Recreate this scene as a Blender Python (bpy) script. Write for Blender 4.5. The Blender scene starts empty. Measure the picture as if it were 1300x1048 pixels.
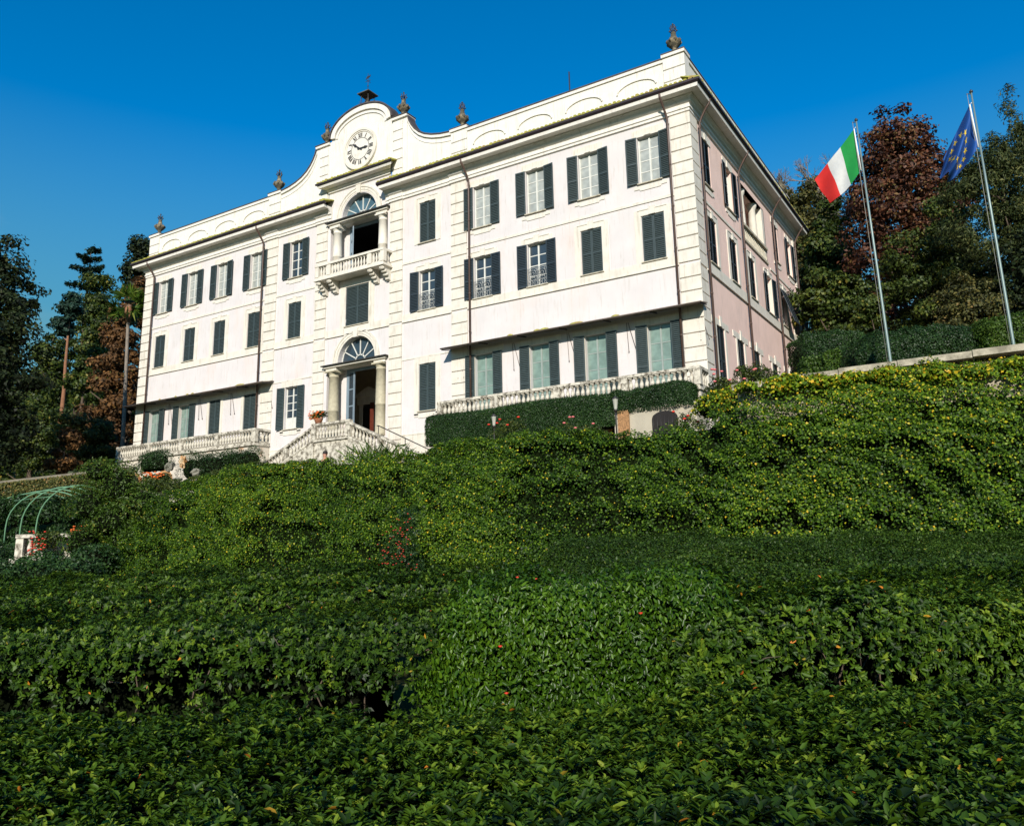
import bpy, math, random
import numpy as np
from mathutils import Vector, Matrix
R = math.radians; PI = math.pi
random.seed(7); rng = np.random.default_rng(11)
C = bpy.context.scene.collection

# ------------------------------------------------------------------ tagging
def tag(o, label=None, cat=None, group=None, kind=None):
    if label: o['label'] = label
    if cat: o['category'] = cat
    if group: o['group'] = group
    if kind: o['kind'] = kind
    return o
def empty(name, loc=(0, 0, 0), rz=0, parent=None):
    o = bpy.data.objects.new(name, None); C.objects.link(o)
    o.location = loc; o.rotation_euler = (0, 0, rz); o.empty_display_size = .3
    if parent: o.parent = parent
    return o
def children(o): return [c for c in bpy.data.objects if c.parent == o]
def copy_tree(o, parent=None):
    c = o.copy(); C.objects.link(c); c.parent = parent
    for ch in children(o): copy_tree(ch, c)
    return c

# ------------------------------------------------------------------ materials
def nodes_of(name):
    m = bpy.data.materials.new(name); m.use_nodes = True
    nt = m.node_tree; b = nt.nodes['Principled BSDF']
    return m, nt, b
def link(nt, a, b): nt.links.new(a, b)
def mat(name, col, rough=.7, var=.12, scale=3., bump=0., bscale=40., metal=0., col2=None, c2lo=.55, c2hi=.7, c2scale=1.2, spec=.5, stretch=None, streak=0):
    """noise-varied solid colour, optional second colour in patches"""
    m, nt, b = nodes_of(name); N = nt.nodes
    tc = N.new('ShaderNodeTexCoord'); src = tc.outputs['Object']
    if stretch:
        mp = N.new('ShaderNodeMapping'); mp.inputs['Scale'].default_value = stretch
        link(nt, src, mp.inputs[0]); src2 = mp.outputs[0]
    else: src2 = src
    n = N.new('ShaderNodeTexNoise'); n.inputs['Scale'].default_value = scale; n.inputs['Detail'].default_value = 6
    link(nt, src, n.inputs['Vector'])
    r = N.new('ShaderNodeValToRGB'); e = r.color_ramp.elements
    e[0].position = .3; e[1].position = .7
    e[0].color = [c * (1 - var) for c in col] + [1]; e[1].color = [min(1, c * (1 + var)) for c in col] + [1]
    link(nt, n.outputs['Fac'], r.inputs[0]); out = r.outputs[0]
    if col2:
        n2 = N.new('ShaderNodeTexNoise'); n2.inputs['Scale'].default_value = c2scale; n2.inputs['Detail'].default_value = 8; n2.inputs['Roughness'].default_value = .65
        link(nt, src2, n2.inputs['Vector'])
        r2 = N.new('ShaderNodeMapRange'); r2.inputs['From Min'].default_value = c2lo; r2.inputs['From Max'].default_value = c2hi
        link(nt, n2.outputs['Fac'], r2.inputs['Value'])
        mx = N.new('ShaderNodeMix'); mx.data_type = 'RGBA'
        link(nt, r2.outputs[0], mx.inputs[0]); link(nt, out, mx.inputs[6]); mx.inputs[7].default_value = (*col2, 1)
        out = mx.outputs[2]
    if streak:      # thin rain streaks and blotches in the render
        mp2 = N.new('ShaderNodeMapping'); mp2.inputs['Scale'].default_value = (5, 5, .45); link(nt, src, mp2.inputs[0])
        n4 = N.new('ShaderNodeTexNoise'); n4.inputs['Scale'].default_value = 1.6; n4.inputs['Detail'].default_value = 7; n4.inputs['Roughness'].default_value = .7
        link(nt, mp2.outputs[0], n4.inputs['Vector'])
        r4 = N.new('ShaderNodeMapRange'); r4.inputs['From Min'].default_value = .54; r4.inputs['From Max'].default_value = .72; r4.inputs['To Max'].default_value = streak
        link(nt, n4.outputs['Fac'], r4.inputs['Value'])
        mx4 = N.new('ShaderNodeMix'); mx4.data_type = 'RGBA'; link(nt, r4.outputs[0], mx4.inputs[0]); link(nt, out, mx4.inputs[6]); mx4.inputs[7].default_value = (.34, .29, .22, 1); out = mx4.outputs[2]
    link(nt, out, b.inputs['Base Color'])
    b.inputs['Roughness'].default_value = rough; b.inputs['Metallic'].default_value = metal
    b.inputs['Specular IOR Level'].default_value = spec
    if bump:
        n3 = N.new('ShaderNodeTexNoise'); n3.inputs['Scale'].default_value = bscale; n3.inputs['Detail'].default_value = 5
        link(nt, src, n3.inputs['Vector'])
        bp = N.new('ShaderNodeBump'); bp.inputs['Strength'].default_value = bump; bp.inputs['Distance'].default_value = .02
        link(nt, n3.outputs['Fac'], bp.inputs['Height']); link(nt, bp.outputs[0], b.inputs['Normal'])
    return m
def leafmat(name, stops, rough=.45, trans=.25, spec=.4):
    """colour by the per-leaf attribute v; stops = [(pos, rgb), ...]"""
    m, nt, b = nodes_of(name); N = nt.nodes
    a = N.new('ShaderNodeAttribute'); a.attribute_name = 'v'
    r = N.new('ShaderNodeValToRGB'); cr = r.color_ramp
    while len(cr.elements) > 1: cr.elements.remove(cr.elements[-1])
    cr.elements[0].position = stops[0][0]; cr.elements[0].color = (*stops[0][1], 1)
    for p, c in stops[1:]:
        e = cr.elements.new(p); e.color = (*c, 1)
    link(nt, a.outputs['Fac'], r.inputs[0])
    link(nt, r.outputs[0], b.inputs['Base Color'])
    b.inputs['Roughness'].default_value = rough; b.inputs['Specular IOR Level'].default_value = spec
    t = N.new('ShaderNodeBsdfTranslucent')
    hs = N.new('ShaderNodeHueSaturation'); hs.inputs['Value'].default_value = 1.6; hs.inputs['Hue'].default_value = .485
    link(nt, r.outputs[0], hs.inputs['Color']); link(nt, hs.outputs[0], t.inputs['Color'])
    mx = N.new('ShaderNodeMixShader'); mx.inputs[0].default_value = trans
    link(nt, b.outputs[0], mx.inputs[1]); link(nt, t.outputs[0], mx.inputs[2])
    link(nt, mx.outputs[0], N['Material Output'].inputs['Surface'])
    return m

# ------------------------------------------------------------------ mesh builder
class MB:
    def __init__(s): s.v = []; s.f = []; s.m = []; s.sm = []; s.cur = 0; s.smooth = False; s.ch = []
    def add(s, vs, fs):
        b = len(s.v); s.v += [tuple(p) for p in vs]; s.ch.append((b, len(s.v), len(s.f), len(s.f) + len(fs)))
        for f in fs: s.f.append([b + i for i in f]); s.m.append(s.cur); s.sm.append(s.smooth)
    def box(s, x0, x1, y0, y1, z0, z1):
        s.add([(x0, y0, z0), (x1, y0, z0), (x1, y1, z0), (x0, y1, z0), (x0, y0, z1), (x1, y0, z1), (x1, y1, z1), (x0, y1, z1)],
              [(0, 3, 2, 1), (4, 5, 6, 7), (0, 1, 5, 4), (1, 2, 6, 5), (2, 3, 7, 6), (3, 0, 4, 7)])
        return s
    def quad(s, a, b, c, d): s.add([a, b, c, d], [(0, 1, 2, 3)])
    def obox(s, c, ax, ay, az):
        c = Vector(c); ax = Vector(ax); ay = Vector(ay); az = Vector(az)
        vs = [c + ax * i + ay * j + az * k for k in (-1, 1) for j in (-1, 1) for i in (-1, 1)]
        s.add(vs, [(0, 2, 3, 1), (4, 5, 7, 6), (0, 1, 5, 4), (1, 3, 7, 5), (3, 2, 6, 7), (2, 0, 4, 6)])
    def bar(s, a, b, w, t=None, up=(0, 0, 1)):
        a = Vector(a); b = Vector(b); d = (b - a); L = d.length; d.normalize()
        up = Vector(up)
        if abs(d.dot(up)) > .98: up = Vector((1, 0, 0))
        r = d.cross(up).normalized(); u = r.cross(d)
        s.obox((a + b) / 2, d * L / 2, r * w / 2, u * (t or w) / 2)
    def xz(s, poly, y0, y1):
        """prism: polygon in the xz plane extruded along y"""
        n = len(poly)
        vs = [(x, y0, z) for x, z in poly] + [(x, y1, z) for x, z in poly]
        s.add(vs, [tuple(range(n)), tuple(range(2 * n - 1, n - 1, -1))] + [(i, i + n, (i + 1) % n + n, (i + 1) % n) for i in range(n)])
    def strip(s, top, bot, y0, y1):
        """solid between two x-matched polylines (x,z), extruded y0..y1"""
        n = len(top)
        for i in range(n - 1):
            s.xz([bot[i], bot[i + 1], top[i + 1], top[i]], y0, y1)
    def tube(s, pts, rad, n=8, cap=True):
        pts = [Vector(p) for p in pts]; k = len(pts)
        if not hasattr(rad, '__len__'): rad = [rad] * k
        vs = []; ref = Vector((0, 0, 1)); 
        d0 = (pts[1] - pts[0]).normalized()
        if abs(d0.dot(ref)) > .9: ref = Vector((1, 0, 0))
        r = d0.cross(ref).normalized()
        for i, p in enumerate(pts):
            d = (pts[min(i + 1, k - 1)] - pts[max(i - 1, 0)]).normalized()
            r = (r - d * r.dot(d)).normalized(); u = d.cross(r)
            for j in range(n):
                a = 2 * PI * j / n; vs.append(p + (r * math.cos(a) + u * math.sin(a)) * rad[i])
        fs = [(i * n + j, i * n + (j + 1) % n, (i + 1) * n + (j + 1) % n, (i + 1) * n + j) for i in range(k - 1) for j in range(n)]
        if cap: fs += [tuple(range(n - 1, -1, -1)), tuple(range((k - 1) * n, k * n))]
        sm = s.smooth; s.smooth = True; s.add(vs, fs); s.smooth = sm
    def lathe(s, prof, c=(0, 0, 0), n=12, sx=1, sy=1):
        vs = []; k = len(prof)
        for r, z in prof:
            for j in range(n):
                a = 2 * PI * j / n; vs.append((c[0] + r * sx * math.cos(a), c[1] + r * sy * math.sin(a), c[2] + z))
        fs = [(i * n + j, i * n + (j + 1) % n, (i + 1) * n + (j + 1) % n, (i + 1) * n + j) for i in range(k - 1) for j in range(n)]
        fs += [tuple(range(n - 1, -1, -1)), tuple(range((k - 1) * n, k * n))]
        sm = s.smooth; s.smooth = True; s.add(vs, fs); s.smooth = sm
    def split(s, name, mats, parent=None, loc=(0, 0, 0), gap=.04):
        """one object for every cluster of touching pieces"""
        bb = []
        for a, b, c, d in s.ch:
            q = np.array(s.v[a:b]); bb.append((q.min(0) - gap, q.max(0) + gap))
        n = len(bb); par = list(range(n))
        def find(i):
            while par[i] != i: par[i] = par[par[i]]; i = par[i]
            return i
        for i in range(n):
            for j in range(i):
                if (bb[i][0] <= bb[j][1]).all() and (bb[j][0] <= bb[i][1]).all(): par[find(i)] = find(j)
        out = {}
        for i in range(n): out.setdefault(find(i), []).append(i)
        res = []
        for ids in out.values():
            m = MB()
            for i in ids:
                a, b, c, d = s.ch[i]; k = len(m.v); m.v += s.v[a:b]
                for f in range(c, d): m.f.append([x - a + k for x in s.f[f]]); m.m.append(s.m[f]); m.sm.append(s.sm[f])
            res.append(m.build(name, mats, parent, loc))
        return res
    def build(s, name, mats, parent=None, loc=(0, 0, 0), rot=(0, 0, 0)):
        me = bpy.data.meshes.new(name); me.from_pydata(s.v, [], s.f)
        if not isinstance(mats, (list, tuple)): mats = [mats]
        for m in mats: me.materials.append(m)
        me.polygons.foreach_set('material_index', s.m); me.polygons.foreach_set('use_smooth', s.sm)
        me.update()
        o = bpy.data.objects.new(name, me); C.objects.link(o); o.parent = parent
        o.location = loc; o.rotation_euler = rot
        return o

# ------------------------------------------------------------------ big leaf meshes (numpy)
LEAF6 = (np.array([(0, 0, 0), (.5, .3, .10), (.42, .68, .08), (0, 1, -.10), (-.42, .68, .08), (-.5, .3, .10)], float), [(0, 1, 2, 3), (0, 3, 4, 5)])
LEAF4 = (np.array([(0, 0, 0), (.5, .45, .10), (0, 1, -.06), (-.5, .45, .10)], float), [(0, 1, 2, 3)])
def unit(a): return a / np.maximum(np.linalg.norm(a, axis=1, keepdims=True), 1e-9)
def leaf_arrays(P, Nn, L, asp, spread=.6, up=.0, tmpl=LEAF4, axis=None, rg=rng):
    n = len(P)
    nn = unit(Nn + spread * rg.normal(size=(n, 3)))
    ax = rg.normal(size=(n, 3)) + np.array([0, 0, up]) if axis is None else axis + .35 * rg.normal(size=(n, 3))
    ax = unit(ax - nn * (ax * nn).sum(1, keepdims=True)); sd = np.cross(ax, nn)
    L = (np.asarray(L) * rg.uniform(.65, 1.25, n))[:, None]
    t, f = tmpl; k = len(t)
    V = P[:, None, :] + sd[:, None, :] * (t[None, :, 0:1] * asp * L[:, None]) + ax[:, None, :] * (t[None, :, 1:2] - .3) * L[:, None] + nn[:, None, :] * t[None, :, 2:3] * L[:, None]
    F = (np.arange(n)[:, None, None] * k + np.array(f)[None]).reshape(-1, 4)
    return V.reshape(-1, 3), F, len(f)
class LM:
    """leaf-mesh accumulator: quads with a value v per face"""
    def __init__(s): s.V = []; s.F = []; s.A = []; s.M = []; s.n = 0
    def leaves(s, P, Nn, L, asp=.5, val=None, mi=0, **k):
        V, F, q = leaf_arrays(np.asarray(P, float), np.asarray(Nn, float), L, asp, **k)
        if val is None: val = rng.random(len(P))
        s.V.append(V); s.F.append(F + s.n); s.n += len(V); s.A.append(np.repeat(val, q)); s.M.append(np.full(len(F), mi))
    def mb(s, m, mi=0, val=.3):
        """append a MB (its faces must be quads or tris; only quads kept)"""
        V = np.array(m.v, float).reshape(-1, 3); F = np.array([f for f in m.f if len(f) == 4], int).reshape(-1, 4)
        s.V.append(V); s.F.append(F + s.n); s.n += len(V); s.A.append(np.full(len(F), val)); s.M.append(np.full(len(F), mi))
    def build(s, name, mats, parent=None, loc=(0, 0, 0)):
        V = np.concatenate(s.V) - np.array(loc); F = np.concatenate(s.F); A = np.concatenate(s.A); M = np.concatenate(s.M)
        me = bpy.data.meshes.new(name); me.vertices.add(len(V)); me.loops.add(F.size); me.polygons.add(len(F))
        me.vertices.foreach_set('co', V.astype(np.float32).ravel())
        me.loops.foreach_set('vertex_index', F.astype(np.int32).ravel())
        me.polygons.foreach_set('loop_start', np.arange(0, F.size, 4, dtype=np.int32))
        if not isinstance(mats, (list, tuple)): mats = [mats]
        for m in mats: me.materials.append(m)
        me.polygons.foreach_set('material_index', M.astype(np.int32))
        me.update(calc_edges=True)
        at = me.attributes.new('v', 'FLOAT', 'FACE'); at.data.foreach_set('value', A.astype(np.float32))
        me.validate()
        o = bpy.data.objects.new(name, me); C.objects.link(o); o.parent = parent; o.location = loc
        return o
def wav(seed, freq=1., k=7):
    """smooth pseudo-noise in about -1..1"""
    g = np.random.default_rng(seed); D = g.normal(size=(k, 3)) * freq * g.uniform(.6, 1.9, (k, 1)); ph = g.uniform(0, 6.28, k)
    return lambda P: np.sin(P @ D.T + ph).sum(1) / (k ** .5 * 1.1)

# camera frame (used to lay out ground positions)
CAM = np.array([30.785, -33.073, -6.728]); YAW = R(31.83447949); PITCH = R(12.13024042); ROLL = R(-1.19005881); FPX = 1034.046
fw = np.array([-math.sin(YAW), math.cos(YAW), 0]); rt = np.array([math.cos(YAW), math.sin(YAW), 0])
_fwd = np.array([-math.sin(YAW) * math.cos(PITCH), math.cos(YAW) * math.cos(PITCH), math.sin(PITCH)])
_up = np.cross(rt, _fwd); cR = rt * math.cos(ROLL) + _up * math.sin(ROLL); cU = -rt * math.sin(ROLL) + _up * math.cos(ROLL)
def at(px, py, d):
    """world point seen at photo pixel (px,py) at horizontal forward distance d"""
    r = _fwd + cR * (px - 650) / FPX - cU * (py - 479) / FPX
    return CAM + r * (d / (r @ fw))
def uv(u, v, z=0): p = CAM + rt * u + fw * v; return np.array([p[0], p[1], z])

# ------------------------------------------------------------------ palette
WALL = mat('plaster_pink', (.605, .57, .56), .85, .05, .9, .12, 60, col2=(.66, .53, .47), c2lo=.52, c2hi=.8, c2scale=.6, stretch=(1, 1, .35), streak=0.5)
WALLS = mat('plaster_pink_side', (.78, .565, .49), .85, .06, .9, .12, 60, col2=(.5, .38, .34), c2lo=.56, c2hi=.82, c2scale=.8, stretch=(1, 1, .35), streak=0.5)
TRIM = mat('cream_stone', (.64, .60, .52), .8, .08, 2.5, .12, 50, col2=(.48, .43, .34), c2lo=.56, c2hi=.75, c2scale=1.6, stretch=(1, 1, .3), streak=0.6)
TRIMW = mat('white_stucco', (.68, .65, .59), .8, .05, 2.0, .1, 50, col2=(.55, .47, .38), c2lo=.60, c2hi=.78, c2scale=1.3, stretch=(1, 1, .3), streak=0.6)
STONE = mat('weathered_stone', (.47, .43, .33), .85, .15, 5, .3, 40, col2=(.22, .19, .14), c2lo=.55, c2hi=.72, c2scale=3)
COLST = mat('column_stone', (.42, .38, .27), .8, .14, 6, .2, 60, col2=(.28, .24, .15), c2lo=.55, c2hi=.8, c2scale=4)
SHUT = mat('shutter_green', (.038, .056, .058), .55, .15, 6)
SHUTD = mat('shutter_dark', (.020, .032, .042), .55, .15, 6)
FRAME = mat('window_frame_white', (.60, .60, .55), .5, .06)
BFRAME = mat('door_paint_blue', (.20, .26, .31), .45, .1)
MUNT = mat('grey_frame', (.26, .30, .28), .5, .1)
IRON = mat('dark_iron', (.030, .027, .025), .5, .2)
GUTTER = mat('gutter_copper', (.028, .018, .022), .5, .2)
PIPE = mat('drainpipe_brown', (.075, .045, .035), .5, .2, 1.5)
MOSS = mat('mossy_tile', (.30, .29, .05), .95, .35, 9, .5, 30, col2=(.28, .16, .07), c2lo=.5, c2hi=.65, c2scale=3)
ROOF = mat('roof_tile', (.20, .10, .06), .9, .3, 3)
CAP = mat('dark_coping', (.060, .050, .050), .7, .3, 4)
RAILI = mat('railing_iron_pale', (.30, .31, .30), .5, .1)
BLACK = mat('dark_room', (.012, .010, .010), .9, .2)
HALL = mat('hall_plaster', (.42, .37, .27), .9, .08)
REDDOOR = mat('red_wood', (.10, .022, .012), .45, .2)
def glassmat(name, col, rough=.06, coat=1.):
    m, nt, b = nodes_of(name); N = nt.nodes
    tc = N.new('ShaderNodeTexCoord'); n = N.new('ShaderNodeTexNoise'); n.inputs['Scale'].default_value = 2.2
    link(nt, tc.outputs['Object'], n.inputs['Vector'])
    r = N.new('ShaderNodeValToRGB'); e = r.color_ramp.elements; e[0].position = .35; e[1].position = .65
    e[0].color = [c * .8 for c in col] + [1]; e[1].color = [c * 1.15 for c in col] + [1]
    link(nt, n.outputs['Fac'], r.inputs[0]); link(nt, r.outputs[0], b.inputs['Base Color'])
    b.inputs['Roughness'].default_value = .5; b.inputs['Coat Weight'].default_value = coat; b.inputs['Coat Roughness'].default_value = rough
    bp = N.new('ShaderNodeBump'); bp.inputs['Strength'].default_value = .04; link(nt, n.outputs['Fac'], bp.inputs['Height']); link(nt, bp.outputs[0], b.inputs['Coat Normal'])
    return m
G_CURT = glassmat('curtained_glass', (.34, .36, .33)); G_TEAL = glassmat('teal_lit_curtained_glass', (.17, .25, .215)); G_DARK = glassmat('dark_glass', (.02, .035, .05)); G_BLUE = glassmat('blue_glass', (.05, .20, .36))  # teal light on the pale curtains is put into the pane colour
# ================================================================== THE VILLA
villa = empty('villa', (0, 0, 0))
tag(villa, 'three-storey white and pale pink lakeside villa with clock gable, green shutters and rusticated corners', 'villa')
HW = 20.; D = 19.8; ZB = -4.6; ZC = 13.45; CX = [17.98, 14.85, 11.86, 8.63, 5.03]
# ---- window openings: (centre, half width, z0, z1)
T0, T1, M0, M1, G0, G1 = 9.87, 12.2, 6.04, 8.25, -.2, 3.08
front = []
for s in (-1, 1):
    for i, c in enumerate(CX):
        front.append((s * c, .545, T0, T1)); front.append((s * c, .545, M0, M1))
        front.append((s * c, .545, .58 if i == 4 else G0, G1))
side = [(2.1, .56, T0, T1), (5.5, .56, T0, T1), (14.6, .56, T0, T1), (17.9, .56, T0, T1), (9.9, 2.35, 9.1, 12.35),
        (2.2, .58, M0, M1), (5.4, .58, M0, M1), (8.6, .58, M0, M1), (12, .58, M0, M1), (15.2, .62, M0, M1), (18.3, .62, M0, M1),
        (2.3, .58, .2, G1), (5.4, .58, .2, G1), (8.2, .58, .2, G1), (11.8, .58, .2, G1), (15, .58, .2, G1), (17.9, .58, .2, G1)]
def holed(mb, u0, u1, z0, z1, ops, P, dep=.28):
    """wall sheet with rectangular holes and reveals; P(u, out, z) -> xyz"""
    us = sorted({u0, u1, *[o[0] - o[1] for o in ops if u0 < o[0] < u1], *[o[0] + o[1] for o in ops if u0 < o[0] < u1]})
    zs = sorted({z0, z1, *[o[2] for o in ops], *[o[3] for o in ops]})
    for i in range(len(us) - 1):
        for j in range(len(zs) - 1):
            cu = (us[i] + us[i + 1]) / 2; cz = (zs[j] + zs[j + 1]) / 2
            if any(abs(cu - o[0]) < o[1] and o[2] < cz < o[3] for o in ops): continue
            mb.quad(P(us[i], 0, zs[j]), P(us[i + 1], 0, zs[j]), P(us[i + 1], 0, zs[j + 1]), P(us[i], 0, zs[j + 1]))
    for c, h, a, b in ops:
        if not u0 < c < u1: continue
        for x in (c - h, c + h): mb.quad(P(x, 0, a), P(x, -dep, a), P(x, -dep, b), P(x, 0, b))
        for z in (a, b): mb.quad(P(c - h, 0, z), P(c + h, 0, z), P(c + h, -dep, z), P(c - h, -dep, z))
PF = lambda u, o, z: (u, -o, z)
PS = lambda u, o, z: (HW + o, u, z)
m = MB(); holed(m, -HW, -2.42, ZB, 14.1, front, PF); holed(m, 2.42, HW, ZB, 14.1, front, PF)
# centre bay: recess behind columns + arch openings
def arcpts(r, zs, n=20, cx=0, rz=None): return [(cx - r * math.cos(PI * i / n), zs + (rz or r) * math.sin(PI * i / n)) for i in range(n + 1)]
def bay(z0, z1, zo, ze, zs, r):
    """wall z0..z1 of the centre bay, open below ze (from zo) to +-2.2 and with an arch at zs"""
    m.quad((-2.42, 0, z0), (2.42, 0, z0), (2.42, 0, zo), (-2.42, 0, zo))
    for s in (-1, 1):
        m.quad((s * 2.42, 0, zo), (s * 2.2, 0, zo), (s * 2.2, 0, ze), (s * 2.42, 0, ze))
        m.quad((s * 2.2, 0, zo), (s * 2.2, .7, zo), (s * 2.2, .7, ze), (s * 2.2, 0, ze))
        m.quad((s * 2.42, 0, ze), (s * r, 0, ze), (s * r, 0, zs), (s * 2.42, 0, zs))
        m.quad((s * r, 0, ze), (s * r, .5, ze), (s * r, .5, zs), (s * r, 0, zs))
        m.quad((s * 2.42, 0, zs), (s * r, 0, zs), (s * r, 0, z1), (s * 2.42, 0, z1))
    A = arcpts(r, zs, 24)
    for i in range(24):
        (xa, za), (xb, zb) = A[i], A[i + 1]
        m.quad((xa, 0, za), (xb, 0, zb), (xb, 0, z1), (xa, 0, z1)); m.quad((xa, 0, za), (xa, .5, za), (xb, .5, zb), (xb, 0, zb))
    # back of the recess with the door opening
    m.quad((-2.2, .7, zo), (-1.3, .7, zo), (-1.3, .7, ze), (-2.2, .7, ze)); m.quad((1.3, .7, zo), (2.2, .7, zo), (2.2, .7, ze), (1.3, .7, ze))
    m.quad((-2.2, 0, zo), (2.2, 0, zo), (2.2, .8, zo), (-2.2, .8, zo))
    m.quad((-2.2, 0, ze), (2.2, 0, ze), (2.2, .8, ze), (-2.2, .8, ze))
bay(ZB, 5.9, -.45, 3.85, 4.0, 1.38)
m.quad((-2.42, 0, 5.9), (-.86, 0, 5.9), (-.86, 0, 8.6), (-2.42, 0, 8.6)); m.quad((.86, 0, 5.9), (2.42, 0, 5.9), (2.42, 0, 8.6), (.86, 0, 8.6))
m.quad((-.86, 0, 5.9), (.86, 0, 5.9), (.86, 0, 6.05), (-.86, 0, 6.05)); m.quad((-.86, 0, 8.38), (.86, 0, 8.38), (.86, 0, 8.6), (-.86, 0, 8.6))
bay(8.6, 15., 9.1, 12.55, 12.7, 1.33)
m.quad((-HW, 0, ZB), (-HW, D, ZB), (-HW, D, 14.1), (-HW, 0, 14.1)); m.quad((-HW, D, ZB), (HW, D, ZB), (HW, D, 14.1), (-HW, D, 14.1))
m.build('wall', WALL, villa)
m = MB(); holed(m, 0, D, ZB, 14.1, side, PS)
for s in (0,):  # side loggia recess
    a, b = 9.9 - 2.35, 9.9 + 2.35; i = HW - 1.3
    for u in (a, b): m.quad((HW, u, 9.1), (i, u, 9.1), (i, u, 12.35), (HW, u, 12.35))
    m.quad((i, a, 9.1), (i, b, 9.1), (i, b, 12.35), (i, a, 12.35)); m.quad((HW, a, 9.1), (HW, b, 9.1), (i, b, 9.1), (i, a, 9.1)); m.quad((HW, a, 12.35), (HW, b, 12.35), (i, b, 12.35), (i, a, 12.35))
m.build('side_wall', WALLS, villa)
# floors seen dark inside upper door
def room(name, x0, x1, y0, y1, z0, z1, mt, extra=None):
    m = MB(); m.box(x0, x1, y0, y1, z0, z1); del m.f[2]; m.m = m.m[:5]; m.sm = m.sm[:5]
    if extra: extra(m)
    return m.build(name, mt, villa)
room('upper_room', -2.1, 2.1, .9, 4.5, 9.0, 12.5, BLACK)
# entrance hall with the inner pedimented doorway
room('entrance_hall', -4.6, 3.2, .72, 4., -.5, 5.6, HALL, lambda m: (m.quad((-4.6, .73, 3.9), (3.2, .73, 3.9), (3.2, .73, 5.6), (-4.6, .73, 5.6)), m.quad((-4.6, .73, -.5), (-2.2, .73, -.5), (-2.2, .73, 3.9), (-4.6, .73, 3.9))))
m = MB()
dx, dw, dy = -2.3, .6, 3.9
m.box(dx - dw - .25, dx - dw, dy - .15, dy, -.45, 2.3); m.box(dx + dw, dx + dw + .25, dy - .15, dy, -.45, 2.3); m.box(dx - dw - .35, dx + dw + .35, dy - .22, dy, 2.3, 2.75)
m.xz([(dx - dw - .5, 2.75), (dx + dw + .5, 2.75), (dx + dw + .5, 2.85), (dx, 3.35), (dx - dw - .5, 2.85)], dy - .35, dy)
dc = m.build('inner_doorcase', TRIM, villa)
m = MB(); m.box(dx - dw, dx + dw, dy - .08, dy - .02, -.45, 2.3); m.build('inner_door_opening', BLACK, dc)
m = MB(); m.box(dx + dw - .26, dx + dw, dy - .5, dy - .44, -.45, 2.28); m.box(dx + dw - .22, dx + dw - .04, dy - .52, dy - .5, 0, .9); m.box(dx + dw - .22, dx + dw - .04, dy - .52, dy - .5, 1.1, 2.1); m.build('red_door', REDDOOR, dc)

# ---- rusticated pilasters and quoins
def rust(mb, u0, u1, z0, z1, P, out=.07, h=.62, g=.035):
    n = max(1, round((z1 - z0) / h)); hh = (z1 - z0) / n
    for i in range(n):
        a = z0 + i * hh + g / 2; b = z0 + (i + 1) * hh - g / 2
        pts = [P(u0, 0, a), P(u1, 0, a), P(u1, 0, b), P(u0, 0, b), P(u0, out, a + .015), P(u1, out, a + .015), P(u1, out, b - .015), P(u0, out, b - .015)]
        mb.add(pts, [(4, 5, 6, 7), (0, 1, 5, 4), (1, 2, 6, 5), (2, 3, 7, 6), (3, 0, 4, 7)])
for (a, b) in ((-7.66, -6.65), (-3.32, -2.42), (2.42, 3.32), (6.65, 7.66)):
    m = MB(); rust(m, a, b, ZB, 5.55, PF); rust(m, a, b, 5.62, 12.75, PF); m.build('pilaster', TRIM, villa)
for k, (a, b) in enumerate(((-20.07, -19.1), (19.1, 20.07))):
    m = MB(); 
    rust(m, a, b, ZB, 5.55, PF); rust(m, a, b, 5.62, 12.75, PF)
    if k: rust(m, .0, .92, ZB, 5.42, PS); rust(m, .0, .92, 5.46, 12.75, PS)
    m.build('corner_quoins', TRIM, villa)
m = MB(); rust(m, D - .75, D, ZB, 12.75, PS); m.build('corner_quoins', TRIM, villa)

# ---- string courses
def band(mb, u0, u1, z0, z1, P, out):
    a = P(u0, 0, z0); b = P(u1, out, z1)
    x = sorted((a[0], b[0])); y = sorted((a[1], b[1])); mb.box(x[0], x[1], y[0], y[1], z0, z1)
SP = [(-19.1, -7.66), (-6.65, -3.32), (-2.42, 2.42), (3.32, 6.65), (7.66, 19.1)]
m = MB()
for a, b in SP:
    band(m, a, b, 5.60, 6.0, PF, .035); band(m, a, b, 5.555, 5.60, PF, .08)
    if a != -2.42: band(m, a, b, 8.86, 8.98, PF, .045)
for a, b in ((-6.65, -3.32), (3.32, 6.65)):
    band(m, a, b, 3.45, 3.52, PF, .03); band(m, a, b, -.62, -.55, PF, .06); band(m, a, b, ZB, -.62, PF, .04)
m.split('string_course', TRIM, villa)
m = MB(); band(m, .92, D - .75, 5.48, 5.98, PS, .035); band(m, .92, D - .75, 5.42, 5.48, PS, .09)
for a, b in ((.92, 7.0), (12.7, D - .75)): band(m, a, b, 8.86, 8.98, PS, .045)
m.split('string_course', TRIM, villa)
# pinkish field frames: thin cream framing beside the middle windows comes with the window parts

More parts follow.
